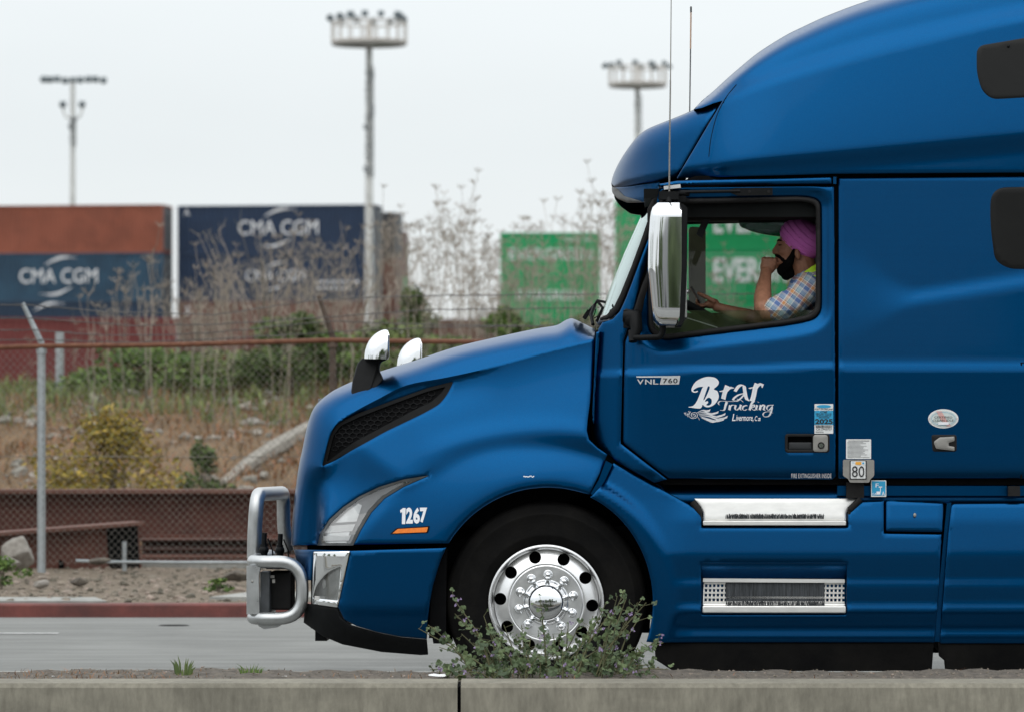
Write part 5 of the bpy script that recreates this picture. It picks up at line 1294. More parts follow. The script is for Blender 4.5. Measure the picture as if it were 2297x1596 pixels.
for k, fr_ in enumerate((.12, .38, .68, .97)):
    pts_ = []
    ys_ = {0: [(-600, 762), (92, 762), (300, 768), (450, 762), (745, 745), (950, 735), (1100, 733), (1330, 730), (2400, 730)], 1: [(-600, 740), (85, 740), (200, 750), (340, 752), (480, 746), (745, 720), (950, 728), (1200, 731), (2400, 728)],
           2: [(-600, 716), (70, 714), (300, 730), (480, 728), (730, 712), (960, 695), (1330, 690), (2400, 690)], 3: [(-600, 688), (55, 684), (250, 700), (480, 706), (720, 672), (950, 663), (1330, 660), (2400, 660)]}[k]
    c = dens(ys_, 16, False); bx_ = [Wp(x, y+br.uniform(-1, 1), FY-.03*k) for x, y in c]
    m_ = MB(ORG); m_.tube(bx_, .0042, 4, cap=False)
    for i, p_ in enumerate(bx_[::4]): m_.tube([p_+Vector((-.02, 0, -.018)), p_+Vector((.02, 0, .018))], .0016, 3); m_.tube([p_+Vector((-.018, 0, .02)), p_+Vector((.018, 0, -.02))], .0016, 3)
    m_.build('barbed_wire', 'barbed', fence, None)
q = Wp(134, 745, 33); m_ = MB(); m_.tube([(q.x, 33, 1.4), (q.x, 33, q.z)], .055, 10); o = m_.build('post', 'galvanised', None); tag(o, 'pale standing post on the bank behind the fence, right of the nearest fence post', 'post')

# ================================================================ VEGETATION
def leafcloud(mb, c, rad, n, ls, rr, flat=.5, elong=1.6):
    for _ in range(n):
        while True:
            p = Vector((rr.uniform(-1, 1), rr.uniform(-1, 1), rr.uniform(-1, 1)))
            if .12 < p.length < 1: break
        p = Vector((p.x*rad[0], p.y*rad[1], p.z*rad[2]))+Vector(c)
        a = Vector((rr.gauss(0, 1), rr.gauss(0, 1), rr.gauss(0, .6))).normalized(); b = a.cross(Vector((rr.gauss(0, 1), rr.gauss(0, 1), rr.gauss(0, 1)))).normalized(); s = ls*rr.uniform(.5, 1.3)
        mb.add([p-a*s*elong*.5, p+b*s*.35, p+a*s*elong*.5, p-b*s*.35], [(0, 1, 2, 3)])
def bush(name, base, w, h, label, leaf, n=900, ls=.06, seed=1, stems=9, cat='bush', group=None, clumps=12, stemmat='bark', org=None, depth=.8, lift=.15):
    rr = random.Random(seed); base = Vector(base); root = empty(name, base); tag(root, label, cat, group)
    ms = MB(base); ml = MB(base)
    for i in range(clumps):
        a = rr.uniform(0, 6.28); r_ = rr.random()**.6; t = lift+(1-lift)*rr.random()**.8
        wd = math.sin(min(1, t*1.15)*math.pi*.8+.35)
        c = base+Vector((math.cos(a)*r_*w/2*wd, math.sin(a)*r_*w/2*wd*depth, h*t*.92)); q = rr.uniform(.13, .26)
        leafcloud(ml, c, (w*q, w*q*depth, h*q*.7), n//clumps, ls, rr)
        if i < stems: ms.tube([base+Vector((rr.uniform(-.1, .1)*w, 0, -.1)), base.lerp(c, .5)+Vector((rr.uniform(-.05, .05)*w, 0, .04*h)), c], [.02*h*.6+.004, .012*h*.6+.003, .003], 5)
    ms.build('stems', stemmat, root, 60); ml.build('foliage', leaf, root, None)
    return root
def gb(dx, y): x = xAt(dx, y); return (x, y, hz(x, y)-.03)
bush('bush', gb(245, 21.5), 1.5, 1.30, 'yellow-green bush with sparse leaves on the bank above the long beam', 'leaf_yellow', 3800, .05, 1, clumps=44, stems=20)
bush('bush', gb(455, 22.5), .55, .85, 'small dark green bush standing alone on the dry bank', 'leaf_dark', 1500, .045, 2, clumps=20, stems=12, stemmat='bark')
for i, (dx, y_, w, h, leaf, lab, n_) in enumerate([
(345, 33, 2.3, .62, 'leaf_green', 'round green bush on the crest of the bank, the leftmost large one', 2400),
    (225, 33.5, 1.6, .40, 'leaf_light', 'low pale green bush at the left end of the crest', 1200),
    (505, 33.5, 2.2, .52, 'leaf_light', 'light green bush between the leftmost large bush and the tall dark one', 2200),
    (655, 32, 1.3, 1.05, 'leaf_dark', 'tall dark green bush left of the hood mirrors', 3200),
    (740, 32.5, 1.4, .65, 'leaf_green', 'green bush just left of the near hood mirror', 2000),
    (875, 33, 1.6, .75, 'leaf_light', 'light green bush behind the far hood mirror', 2000),
    (935, 36, .7, 1.25, 'leaf_dark', 'narrow dark green shrub rising behind the far hood mirror', 1500),
    (1010, 34, 1.9, .55, 'leaf_green', 'green bush behind the middle of the hood', 2000),
    (1135, 34, .8, .85, 'leaf_green', 'upright green bush in front of the small green containers', 2200),
    (1240, 34.5, 1.6, .5, 'leaf_light', 'pale green bush behind the rear of the hood', 1600),
    (1340, 34, 1.2, .6, 'leaf_dark', 'dark green bush behind the windscreen wipers', 1500),
    (1640, 34, 2.4, .45, 'leaf_green', 'green bush seen low through the cab windows, left of the driver', 1800),
    (1810, 34, 2.0, .5, 'leaf_yellow', 'yellowish bush seen through the cab behind the driver', 1500)]):
    bush('bush', gb(dx, y_), w, h, lab, leaf, n_, .06, 30+i, clumps=26, stems=10, group='bushes along the crest of the bank')
# small things on the verge
bush('weed', (xAt(490, 11.5), 11.5, hz(xAt(490, 11.5), 11.5)), .25, .12, 'small green weed on the gravel left of the bull bar', 'leaf_green', 220, .03, 60, clumps=8, stems=6, cat='weed')
bush('weed', (xAt(5, 12), 12, hz(xAt(5, 12), 12)), .35, .28, 'green weed at the left edge beside the pale jagged rock', 'leaf_green', 400, .035, 61, clumps=8, stems=6, cat='weed')
mb = MB(); rk = random.Random(77)
for i in range(900):
    y = 20+14*rk.random(); x = xAt(rk.uniform(-200, 800), y); r_ = rk.choice([.02, .03, .04, .05, .09])*rk.uniform(.6, 1.4)
    if math.sin(x*2.3+y)*math.sin(y*.9-x*.7) < -.1: continue
    pebble(mb, (x, y, hz(x, y)+.01), r_, rk)
tag(mb.build('rubble', 'rubble_grey', None, None), 'grey broken stones strewn among the dry grass of the bank', 'rubble', kind='stuff')
# dry grass on the bank
mb = MB(); mb2 = MB(); gr = random.Random(9)
def blade(mb, p, h, w, lean, rr):
    a = rr.uniform(0, 6.28); d = Vector((math.cos(a), math.sin(a), 0)); s = Vector((-d.y, d.x, 0))*w/2
    m1 = p+Vector((0, 0, h*.6))+d*lean*h*.35; t = p+Vector((0, 0, h*rr.uniform(.8, 1)))+d*lean*h
    mb.add([p-s, p+s, m1+s*.7, m1-s*.7, t], [(0, 1, 2, 3), (3, 2, 4)])
for i in range(24000):
    y = 20+14.5*gr.random()**1.0; k = (DIST+y)/DIST; x = xAt(gr.uniform(-250, 1450), y)
    z = hz(x, y)
    dens_ = .5+.5*math.sin(x*1.9+1.3*math.sin(y*1.1))*math.sin(y*1.3+x*.5)
    if gr.random() > .35+.65*dens_: continue
    blade(mb if gr.random() < .75 else mb2, Vector((x, y, z-.02)), gr.uniform(.05, .19), gr.uniform(.010, .024), gr.uniform(.2, 1.1), gr)
tag(mb.build('dry_grass', 'dry_grass', None, None), 'reddish brown dry grass covering the bank behind the beams', 'grass', kind='stuff')
tag(mb2.build('straw', 'dry_grass_pale', None, None), 'pale straw scattered through the dry grass on the bank', 'straw', kind='stuff')
mb = MB()
for i in range(9000):
    y = 36-6.5*gr.random()**1.9; x = xAt(gr.uniform(-100, 1950), y); blade(mb, Vector((x, y, hz(x, y)-.02)), gr.uniform(.1, .35), .022, gr.uniform(.1, .7), gr)
tag(mb.build('green_grass', 'leaf_light', None, None), 'light green grass along the crest of the bank', 'grass', kind='stuff')
# tall dry umbel weeds
mb = MB(); st = random.Random(21)
def stalk(mb, base, h, rr, w=.011, branches=4):
    lean = Vector((rr.uniform(-.1, .1), rr.uniform(-.1, .1), 1)); pts_ = [Vector(base)]
    for j in range(1, 6): pts_.append(Vector(base)+lean*h*j/5+Vector((rr.uniform(-.02, .02), 0, 0))*h)
    mb.tube(pts_, [w, w*.9, w*.8, w*.65, w*.5, w*.35], 3, cap=False)
    def umbel(p, s):
        for q in range(8):
            a = rr.uniform(0, 6.28); e_ = p+Vector((math.cos(a)*s, math.sin(a)*s, s*rr.uniform(.5, 1)))
            mb.tube([p, e_], [.003, .002], 3, cap=False); mb.add([e_+Vector((-.008, 0, 0)), e_+Vector((.008, 0, 0)), e_+Vector((0, 0, .012))], [(0, 1, 2)])
    if rr.random() < .8: umbel(pts_[-1], .08)
    for b in range(branches):
        k = rr.randint(2, 4); p = pts_[k].lerp(pts_[k+1], rr.random()); a = rr.uniform(0, 6.28); l = h*rr.uniform(.10, .26)
        e_ = p+Vector((math.cos(a)*l*.45, math.sin(a)*l*.45, l)); mid = p.lerp(e_, .5)+Vector((math.cos(a), math.sin(a), 0))*l*.12
        mb.tube([p, mid, e_], [w*.5, w*.4, .003], 3, cap=False)
        if rr.random() < .7: umbel(e_, .055)
topy = [(0, 700), (100, 690), (250, 600), (330, 560), (430, 600), (520, 560), (600, 540), (700, 540), (780, 540), (850, 470), (900, 470), (950, 505), (985, 500), (1040, 440), (1090, 560), (1180, 480), (1240, 530), (1290, 470), (1330, 500), (1365, 400), (1420, 470), (1600, 540), (1900, 560)]
for i in range(360):
    y = st.uniform(29, 43)
    u = st.random()
    dx = st.uniform(430, 900) if u < .26 else (st.uniform(900, 1420) if u < .80 else (st.uniform(0, 430) if u < .88 else st.uniform(1500, 1900)))
    x = xAt(dx, y); g = hz(x, y); top = it(topy, dx)+abs(st.gauss(0, 1))*75+5
    h = zAt(top, y)-g
    if h < .4: continue
    stalk(mb, (x, y, g-.05), h, st, .0055 if dx > 900 else .007, 3)
for i in range(18):     # thick pale ones at the left
    y = st.uniform(29, 34); dx = st.uniform(180, 900); x = xAt(dx, y); g = hz(x, y); h = zAt(it(topy, dx)+st.uniform(10, 90), y)-g
    stalk(mb, (x, y, g-.05), max(.5, h), st, .011, 3)
tag(mb.build('dry_weeds', 'dry_stalk', None, None), 'tall dry grey-brown umbel stalks standing along the crest of the bank', 'weeds', kind='stuff')
# twiggy dry shrubs
for i, (dx, w, h, lab) in enumerate([(600, 2.2, 2.1, 'tangled leafless tan shrub in front of the navy containers'), (440, 1.2, 1.3, 'small leafless shrub left of the large tangled one'), (770, 1.6, 1.6, 'leafless shrub beside the tall floodlight pole'), (1110, .8, 1.1, 'dark twiggy shrub at the corner of the small green containers')]):
    b_ = Vector(gb(dx, 35)); rr = random.Random(70+i); m_ = MB(b_)
    for j in range(36):
        a = rr.uniform(0, 6.28); s_ = rr.random()**.5; t_ = b_+Vector((math.cos(a)*s_*w/2, math.sin(a)*s_*w/2, h*rr.uniform(.55, 1)))
        mid = b_.lerp(t_, .5)+Vector((rr.uniform(-.1, .1), 0, .12)); m_.tube([b_+Vector((rr.uniform(-.2, .2)*w, 0, 0)), mid, t_], [.008, .006, .003], 3, cap=False)
        for q in range(5):
            p_ = mid.lerp(t_, rr.random()); m_.tube([p_, p_+Vector((rr.uniform(-.15, .15), rr.uniform(-.1, .1), rr.uniform(.05, .22)))], [.004, .002], 3, cap=False)
    o = m_.build('dry_shrub', 'dry_stalk', None, None); o.location = b_; tag(o, lab, 'shrub', 'leafless shrubs on the bank')

# ================================================================ CONTAINERS
def container(mat, loc, L_=12.19, H=2.9, rz=0.0, label='', logo=None, group='stacked shipping containers', endmat=None):
    """origin: lower left near corner; long side faces the camera"""
    Wd = 2.44; root = empty('shipping_container', loc, rz); tag(root, label, 'container', group)
    m_ = MB(); per = .28 if L_ > 8 else .27; n_ = int((L_-.3)/per)
    def side(y, s):
        P = []; x = .15
        for i in range(n_):
            for dx_, dy_ in ((0, 0), (.08, 0), (.14, .05*s), (.22, .05*s)): P.append((x+dx_*per/.28, y+dy_))
            x += per
        P.append((L_-.15, y)); return P
    for y, s in ((.03, 1), (Wd-.03, -1)):
        P = side(y, s); m_.add([(a, b, .16) for a, b in P]+[(a, b, H-.12) for a, b in P], [(i, i+1, len(P)+i+1, len(P)+i) for i in range(len(P)-1)])
    m_.box((L_/2, Wd/2, H-.06), (L_-.1, Wd-.1, .05)); m_.build('side_walls', mat, root, None)
    m_ = MB()
    for y in (.05, Wd-.05):
        m_.box((L_/2, y, .08), (L_-.3, .1, .16)); m_.box((L_/2, y, H-.06), (L_-.3, .09, .12))
    for x in (.08, L_-.08):
        for y in (.08, Wd-.08): m_.box((x, y, H/2), (.15, .15, H-.02))
        m_.box((x, Wd/2, .08), (.12, Wd-.3, .16)); m_.box((x, Wd/2, H-.07), (.12, Wd-.3, .13))
    m_.build('frame', mat, root, None)
    m_ = MB()
    m_.box((.05, Wd/2, H/2), (.05, Wd-.3, H-.3)); m_.build('end_wall', mat, root, None)
    for s in (-.6, .6): m_ = MB(); m_.box((L_-.05, Wd/2+s, H/2), (.05, 1.12, H-.3)); m_.build('door', endmat or mat, root, None)
    m_ = MB()
    for s in (-.95, -.35, .35, .95): m_.tube([(L_-.01, Wd/2+s, .2), (L_-.01, Wd/2+s, H-.2)], .02, 6)
    m_.build('lock_rods', 'galvanised', root)
    if logo:
        m_ = MB(); pl = lambda x, z: Vector((x, -.012, z))
        for s, (x0_, z0_, x1_, z1_) in logo.get('text', []): put_text(m_, s, (x0_, z0_, x1_, z1_), lambda x, y: pl(x, H-y), bold=logo.get('bold', .03))
        if logo.get('arc'):
            ax, az, sc_ = logo['arc']
            for sgn in (1, -1):
                P = []; Q = []
                for k in range(13):
                    t_ = k/12; x = (-.95+1.9*t_)*sc_; z = (.62+.42*math.sin(t_*math.pi*.62))*sc_; th_ = (.03+.13*math.sin(min(1, t_*1.2)*math.pi))*sc_
                    ox = .15*sc_*sgn; P.append(pl(ax+sgn*x*1.0+ox, az+sgn*z)); Q.append(pl(ax+sgn*x+ox, az+sgn*(z+th_)))
                m_.add(P+Q, [(k, k+1, 13+k+1, 13+k) for k in range(12)])
        for r_ in logo.get('rects', []): m_.add([pl(r_[0], H-r_[3]), pl(r_[2], H-r_[3]), pl(r_[2], H-r_[1]), pl(r_[0], H-r_[1])], [(0, 1, 2, 3)])
        m_.build('lettering', 'letter_white', root, None)
    return root
BY = 240; k_ = (DIST+BY)/DIST; ppm = PXM/k_      # pixels per metre out there
def CX(dx): return xAt(dx, BY)
Z0 = zAt(462, BY)-2.9*5; ry = R(-9)
def row(n): return Z0+2.9*(4-n)
def cma(x0, x1, y0, y1, arc, extra=()):
    return {'text': [('CMA CGM', (x0, y0, x1, y1))]+list(extra), 'bold': 0, 'arc': arc}
M_ = 1/ppm
LX = CX(370)-12.0
g1 = 'left stack of containers, five high'; g2 = 'middle stack of navy containers, five high'
container('box_brown', (LX, BY, row(0)), rz=ry, label='brown container without lettering, topmost of the left stack', group=g1, endmat='box_grey')
lg = cma((37-(-84))*M_, (216+84)*M_, (604-569)*M_, (636-569)*M_, ((126+84)*M_, 2.9-(620-569)*M_, 1.05))
container('box_blue', (LX, BY, row(1)), rz=ry, label='blue container with white lettering, second from the top of the left stack', logo=lg, group=g1, endmat='box_grey')
container('box_darkblue', (LX, BY, row(2)), rz=ry, label='dark blue container, third in the left stack, mostly hidden by a red one', logo={'arc': ((100+84)*M_, 1.7, 1.0)}, group=g1, endmat='box_grey')
for n in (3, 4): container('box_red', (LX, BY, row(n)), rz=ry, label='hidden red container at the bottom of the left stack', group=g1)
RX = CX(398)
lg = cma((538-398)*M_, (720-398)*M_, (496-462)*M_, (528-462)*M_, ((628-398)*M_, 2.9-(512-462)*M_, 1.05), [('A', ((413-398)*M_, 8*M_, (426-398)*M_, 22*M_)), ])
container('box_navy', (RX, BY, row(0)), rz=ry, label='navy container with large white lettering, topmost of the middle stack', logo=lg, group=g2, endmat='box_grey')
lg = {'text': [('CMA CGM', ((555-398)*M_, (607-569)*M_, (690-398)*M_, (632-569)*M_)), ('4523 1180', ((712-398)*M_, (630-569)*M_, (815-398)*M_, (640-569)*M_))] [:1], 'bold': 0, 'arc': ((622-398)*M_, 2.9-(620-569)*M_, .75), 'rects': [((712-398+i*13)*M_, (631-569)*M_, (712-398+i*13+9)*M_, (637-569)*M_) for i in range(8)]+[((716-398+i*12)*M_, (645-569)*M_, (716-398+i*12+8)*M_, (651-569)*M_) for i in range(7)]}
container('box_navy', (RX, BY, row(1)), rz=ry, label='navy container with smaller faded lettering, second in the middle stack', logo=lg, group=g2, endmat='box_grey')
container('box_rust', (RX, BY, row(2)), rz=ry, label='rust red container with a small white mark, third in the middle stack', logo={'rects': [((417-398)*M_, 12*M_, (425-398)*M_, 18*M_), ((417-398)*M_, 22*M_, (425-398)*M_, 32*M_)]}, group=g2, endmat='box_grey')
for n in (3, 4): container('box_rust', (RX, BY, row(n)), rz=ry, label='hidden rust red container at the bottom of the middle stack', group=g2)
# ends of the stacks behind
for n, (mt, lab) in enumerate([('box_grey', 'dark grey container end just behind the right end of the navy stack'), ('box_rust', 'brown container end behind the navy stack, second from its top'), ('box_rust', 'brown container end behind the navy stack, third from its top')]):
    container(mt, (CX(872)-11.8, BY+8, row(n)-.1), rz=ry, label=lab, group='container ends behind the navy stack', endmat=mt)
for n, (mt, lab) in enumerate([('box_rust', 'rusty container end showing a thin strip beside the navy stack, upper one'), ('box_green', 'green container end showing a thin strip right of the navy stack')]):
    container(mt, (CX(902)-12.4, BY+14, row(n)-1.0), rz=ry, label=lab, group='container ends behind the navy stack', endmat=mt)
container('box_green', (CX(909)-12.7, BY+20, row(0)-1.35), rz=ry, label='green container end furthest right of those behind the navy stack', group='container ends behind the navy stack')
# red pair nearer, lower left
NY_ = 150; kk = (DIST+NY_)/DIST
for n, lab in enumerate(['dark red container in front of the left stack, upper of the pair', 'dark red container in front of the left stack, lower of the pair']):
    container('box_red', (xAt(392, NY_)-12.15, NY_, zAt(712, NY_)-2.6*(n+1)), H=2.6, rz=R(3), label=lab, group='dark red pair of containers')
    container('box_red', (xAt(392, NY_)+.5, NY_+6, zAt(752, NY_)-2.6*(n+1)), H=2.6, rz=R(3), label=['dark red container behind the dry weeds, in front of the navy stack', 'dark red container behind the bushes, lowest in front of the navy stack'][n], group='dark red pair of containers')
# small green ones
GY = 240; GX = CX(1122); gz = zAt(522, GY); hh = 2.59
for n in range(5):
    lg = None
    if n == 0: lg = {'text': [('EVERGREEN', (.55, .95, 5.6, 1.65)), ('EGHU 382', (3.9, .3, 5.6, .52))], 'bold': .01}
    elif n == 1: lg = {'text': [('EVERGREEN', (1.0, .90, 5.0, 1.5))], 'bold': .01}
    container('box_green', (GX, GY, gz-hh*(n+1)), L_=6.06, H=hh, rz=R(0), label=['small green container with a white word near its top, topmost of the short stack', 'small green container with a fainter white word, second in the short stack', 'hidden small green container low in the short stack', 'hidden small green container low in the short stack', 'hidden small green container low in the short stack'][n], logo=lg, group='short stack of green containers')
HX = CX(1374); hz_ = zAt(466, GY)
for n in range(5):
    lg = {'text': [('EVERGREEN', ((1590-1374)*M_, (500-466)*M_-.35, (1830-1374)*M_, (530-466)*M_+.3))], 'bold': .03} if n < 2 else None
    container('box_green', (HX+(.0 if n else 0), GY-6, hz_-2.9*(n+1)+.2), rz=R(-4), label=['green container partly hidden by the cab, topmost of the right stack', 'green container seen through the cab window, second in the right stack', 'green container low in the right stack behind the cab', 'green container low in the right stack behind the cab', 'green container low in the right stack behind the cab'][n], logo=lg, group='right stack of green containers')
for i in range(2):
    container('box_rust', (CX(925)+i*12.6, BY+25, zAt(716, BY+25)-2.9), rz=0, label=['low brown container between the navy stack and the small green ones', 'low brown container behind the foot of the small green stack'][i], group='low brown containers')
bush('tree', (xAt(1868, 120), 120, 0), 4.6, 9.6, 'olive green tree seen through the cab window behind the driver', 'leaf_yellow', 2200, .3, 91, clumps=50, stems=20, cat='tree')

# ================================================================ FLOODLIGHT MASTS
def mast(dx, y, top, label, rings, polew, dyb=980, seed=1):
    rr = random.Random(seed); x = xAt(dx, y); zt_ = zAt(top, y); k = (DIST+y)/DIST; px = k/PXM; root = empty('floodlight_mast', (x, y, -.3)); tag(root, label, 'light mast', 'floodlight masts of the yard'); og = (x, y, -.3)
    m_ = MB(og); m_.tube([(x, y, -.3), (x, y, zt_*.5), (x, y, zt_)], [polew*px/2*1.25, polew*px/2*1.1, polew*px/2*.85], 12); m_.build('pole', 'mast_metal', root, 60)
    return root, x, y, zt_, px, og, rr
def lampbox(og, root, p, s, yaw, tilt=.9):
    m_ = MB(og); Mx = Matrix.Rotation(yaw, 3, 'Z') @ Matrix.Rotation(tilt, 3, 'X'); m_.box(p, (s, s*.8, s*.6), M=Mx); m_.tube([p+Mx @ Vector((0, 0, -s*.3)), p+Mx @ Vector((0, 0, -s*.75))], [s*.55, s*.2], 8); m_.build('floodlight', 'lamp_housing', root)
def crown(dx, y, ring_top, ring_bot, lamp_top, halfw, label, polew, nl, seed):
    root, x, y, zt_, px, og, rr = mast(dx, y, ring_bot, label, 1, polew, seed=seed)
    c = lambda dy: zAt(dy, y)
    rad = halfw*px
    m_ = MB(og)
    for zz, r2 in ((c(ring_bot), rad), (c(ring_bot+4), rad*.98), (c(ring_top), rad)):
        m_.tube([(x+r2*math.cos(t_), y+r2*math.sin(t_), zz) for t_ in np.linspace(0, 2*math.pi, 33)[:-1]], .06, 6, closed=True)
    m_.lathe((x, y, 0), [(.15, c(ring_bot+2)), (rad, c(ring_bot)), (rad, c(ring_bot)+.12), (.15, c(ring_bot)+.12)], 24, axis='z')
    m_.lathe((x, y, 0), [(rad*.35, c(ring_bot+2)), (polew*px/2, c(ring_bot+12))], 16, axis='z')
    for t_ in np.linspace(0, 2*math.pi, 19)[:-1]:
        m_.tube([(x+rad*math.cos(t_), y+rad*math.sin(t_), c(ring_bot)), (x+rad*math.cos(t_), y+rad*math.sin(t_), c(ring_top))], .04, 4)
    m_.tube([(x, y, c(ring_bot)), (x, y, c(ring_top-4))], polew*px*.35, 8)
    m_.build('platform', 'mast_rusty', root, None)
    for k in range(nl):
        t_ = 2*math.pi*(k+.3)/nl; r2 = rad*rr.uniform(.85, 1.14); p = Vector((x+r2*math.cos(t_), y+r2*math.sin(t_), c((ring_top*1.0+lamp_top)/2+rr.uniform(-3, 3)))); s = rr.uniform(.32, .46)
        lampbox(og, root, p, s, t_-math.pi/2, 1.0)
        m_ = MB(og); m_.tube([(x+rad*.95*math.cos(t_), y+rad*.95*math.sin(t_), c(ring_top)), p], .035, 4); m_.build('lamp_arm', 'mast_metal', root)
    return root, x, y, px, og, c, rr
def rungs(root, x, y, px, og, c, rr, a, b, n, off):
    m_ = MB(og)
    for i in range(n):
        dy = a+(b-a)*i/n+rr.uniform(-2, 2); l = rr.uniform(.3, .9); s = rr.choice((-1, 1)); m_.tube([(x-.3*l, y-.3, c(dy)), (x+.3*l, y-.3, c(dy))], .03, 4)
        if rr.random() < .12: m_.box((x+s*off*px*.8, y-.3, c(dy)), (.22, .2, .3))
    m_.tube([(x+.25, y-.35, c(a)), (x+.25, y-.35, c(b))], .04, 4); m_.build('ladder', 'ladder_grey', root)
r_ = crown(828, 226, 52, 96, 25, 84, 'tallest floodlight mast with a round cage of lamps, in front of the navy stack', 17, 14, 1)
rungs(*r_, 150, 400, 46, 10)
r_ = crown(1430, 275, 152, 190, 138, 64, 'floodlight mast with a lower cage of lamps, left of the truck cab', 13, 10, 2)
rungs(*r_, 215, 300, 10, 8)
root, x, y, zt_, px, og, rr = mast(163, 290, 180, 'floodlight mast with a straight crossbar of lamps above the brown container', 0, 12, seed=4)
m_ = MB(og); m_.box((x, y, zAt(179, y)), (140*px, .15, .15)); m_.tube([(x-24*px, y, zAt(240, y)), (x-16*px, y, zAt(262, y)), (x, y, zAt(270, y))], .08, 6); m_.tube([(x+24*px, y, zAt(240, y)), (x+16*px, y, zAt(262, y)), (x, y, zAt(270, y))], .08, 6); m_.build('crossbar', 'mast_metal', root)
for dx in (98, 112, 128, 146, 163, 180, 198, 214, 232):
    p = Vector((xAt(dx, y), y, zAt(178+rr.uniform(-1, 3), y))); lampbox(og, root, p, .45, rr.uniform(-.4, .4), 1.0)
for dx in (141, 184): lampbox(og, root, Vector((xAt(dx, y), y, zAt(234, y))), .45, 0, .7)
rungs(root, x, y, px, og, lambda d: zAt(d, y), rr, 262, 330, 18, 7)

# ================================================================ MEDIAN PLANTS
ml = random.Random(5); base = Vector((xAt(1230, -1.5), -1.45, MT)); root = empty('mallow_plant', base); tag(root, 'wide leafy green mallow with small purple flowers growing on the median before the front wheel', 'plant')
LV = MB(base); SM = MB(base); FL = MB(base)
def mleaf(p, s):
    a = ml.uniform(0, 6.28); n_ = Vector((ml.gauss(0, .55), -abs(ml.gauss(.6, .5)), ml.gauss(.5, .5))).normalized(); u_ = n_.cross(Vector((math.cos(a), math.sin(a), .3))).normalized(); w_ = n_.cross(u_)
    vs = [p]; N_ = 15
    for i in range(N_):
        t = i/(N_-1)*math.pi*1.7-math.pi*.85; lobes = .72+.28*abs(math.cos(t*1.75)); vs.append(p+u_*math.cos(t)*s*lobes+w_*math.sin(t)*s*lobes+n_*s*.18*math.cos(t*3))
    LV.add(vs, [(0, i, i+1) for i in range(1, N_)])
def msprig(b, t, r0=.004):
    mid = b.lerp(t, .5)+Vector(((b.x-t.x)*.12, 0, .05*(t-b).length)); c = [b, b.lerp(mid, .5)+Vector((0, 0, .01)), mid, mid.lerp(t, .5), t]
    SM.tube(c, [r0, r0*.9, r0*.75, r0*.6, r0*.4], 4, cap=False); L_ = (t-b).length; n_ = max(4, int(L_/.028))
    for i in range(n_):
        f = (i+ml.random())/n_; q = f*4; k = min(3, int(q)); p = c[k].lerp(c[k+1], q-k)
        e_ = p+Vector((ml.gauss(0, .022), ml.gauss(0, .02), ml.gauss(.012, .014))); SM.tube([p, e_], [.0012, .001], 3, cap=False); mleaf(e_, ml.uniform(.011, .027)*(1.15-.45*f))
        if ml.random() < .09:
            fp = p+Vector((ml.gauss(0, .01), -.01, ml.gauss(.005, .01)))
            for m in range(4):
                a = ml.uniform(0, 6.28); FL.add([fp, fp+Vector((math.cos(a), -.3, math.sin(a)))*.012, fp+Vector((math.cos(a+.8), -.3, math.sin(a+.8)))*.012], [(0, 1, 2)])
tips = [(938, 1408), (960, 1400), (985, 1450), (1013, 1335), (1020, 1375), (1035, 1420), (1060, 1400), (1085, 1380), (1090, 1400), (1105, 1420), (1130, 1400), (1150, 1430), (1170, 1400), (1190, 1430), (1212, 1345), (1215, 1380), (1240, 1420), (1260, 1410), (1275, 1395), (1300, 1400), (1320, 1420), (1330, 1380), (1345, 1400), (1360, 1350), (1372, 1370), (1385, 1335), (1400, 1325), (1405, 1340), (1430, 1350), (1440, 1375), (1450, 1350), (1410, 1400), (1395, 1420), (1480, 1430), (1488, 1440), (1455, 1455), (1440, 1470), (1425, 1450), (965, 1500), (1000, 1500), (1470, 1490), (1500, 1500), (1120, 1450), (1160, 1460), (1375, 1440), (1350, 1450), (1060, 1440), (1075, 1455), (1300, 1450), (1280, 1460)]
for dx, dy in tips:
    v = ml.uniform(-1.75, -1.25); t = Wp(dx, dy, v); bx = 1230+(dx-1230)*.62+ml.uniform(-25, 25); b = Wp(bx, 0, v); b.z = hm(b.x, v) if abs(b.x) < 8 else MT
    msprig(Vector((b.x, v, b.z)), t)
for i in range(44):
    dx = ml.gauss(1235, 125); dx = min(1470, max(985, dx)); v = ml.uniform(-1.78, -1.2); hh_ = ml.uniform(20, 100)*(1-abs(dx-1235)/420)
    b = Wp(dx, 0, v); t = Wp(dx+ml.uniform(-40, 40), 1520-hh_, v); msprig(Vector((b.x, v, MT)), t, .003)
for i in range(26):
    dx = ml.uniform(1000, 1480); v = ml.uniform(-1.78, -1.5); b = Wp(dx, 0, v); t = Wp(dx+ml.uniform(-60, 60), ml.uniform(1490, 1515), v); msprig(Vector((b.x, v, MT)), t, .0025)
SM.build('stems', 'stem_green', root, None); tag(LV.build('leaves', 'leaf_mallow', root, None), kind='stuff'); tag(FL.build('flowers', 'flower_purple', root, None), kind='stuff')
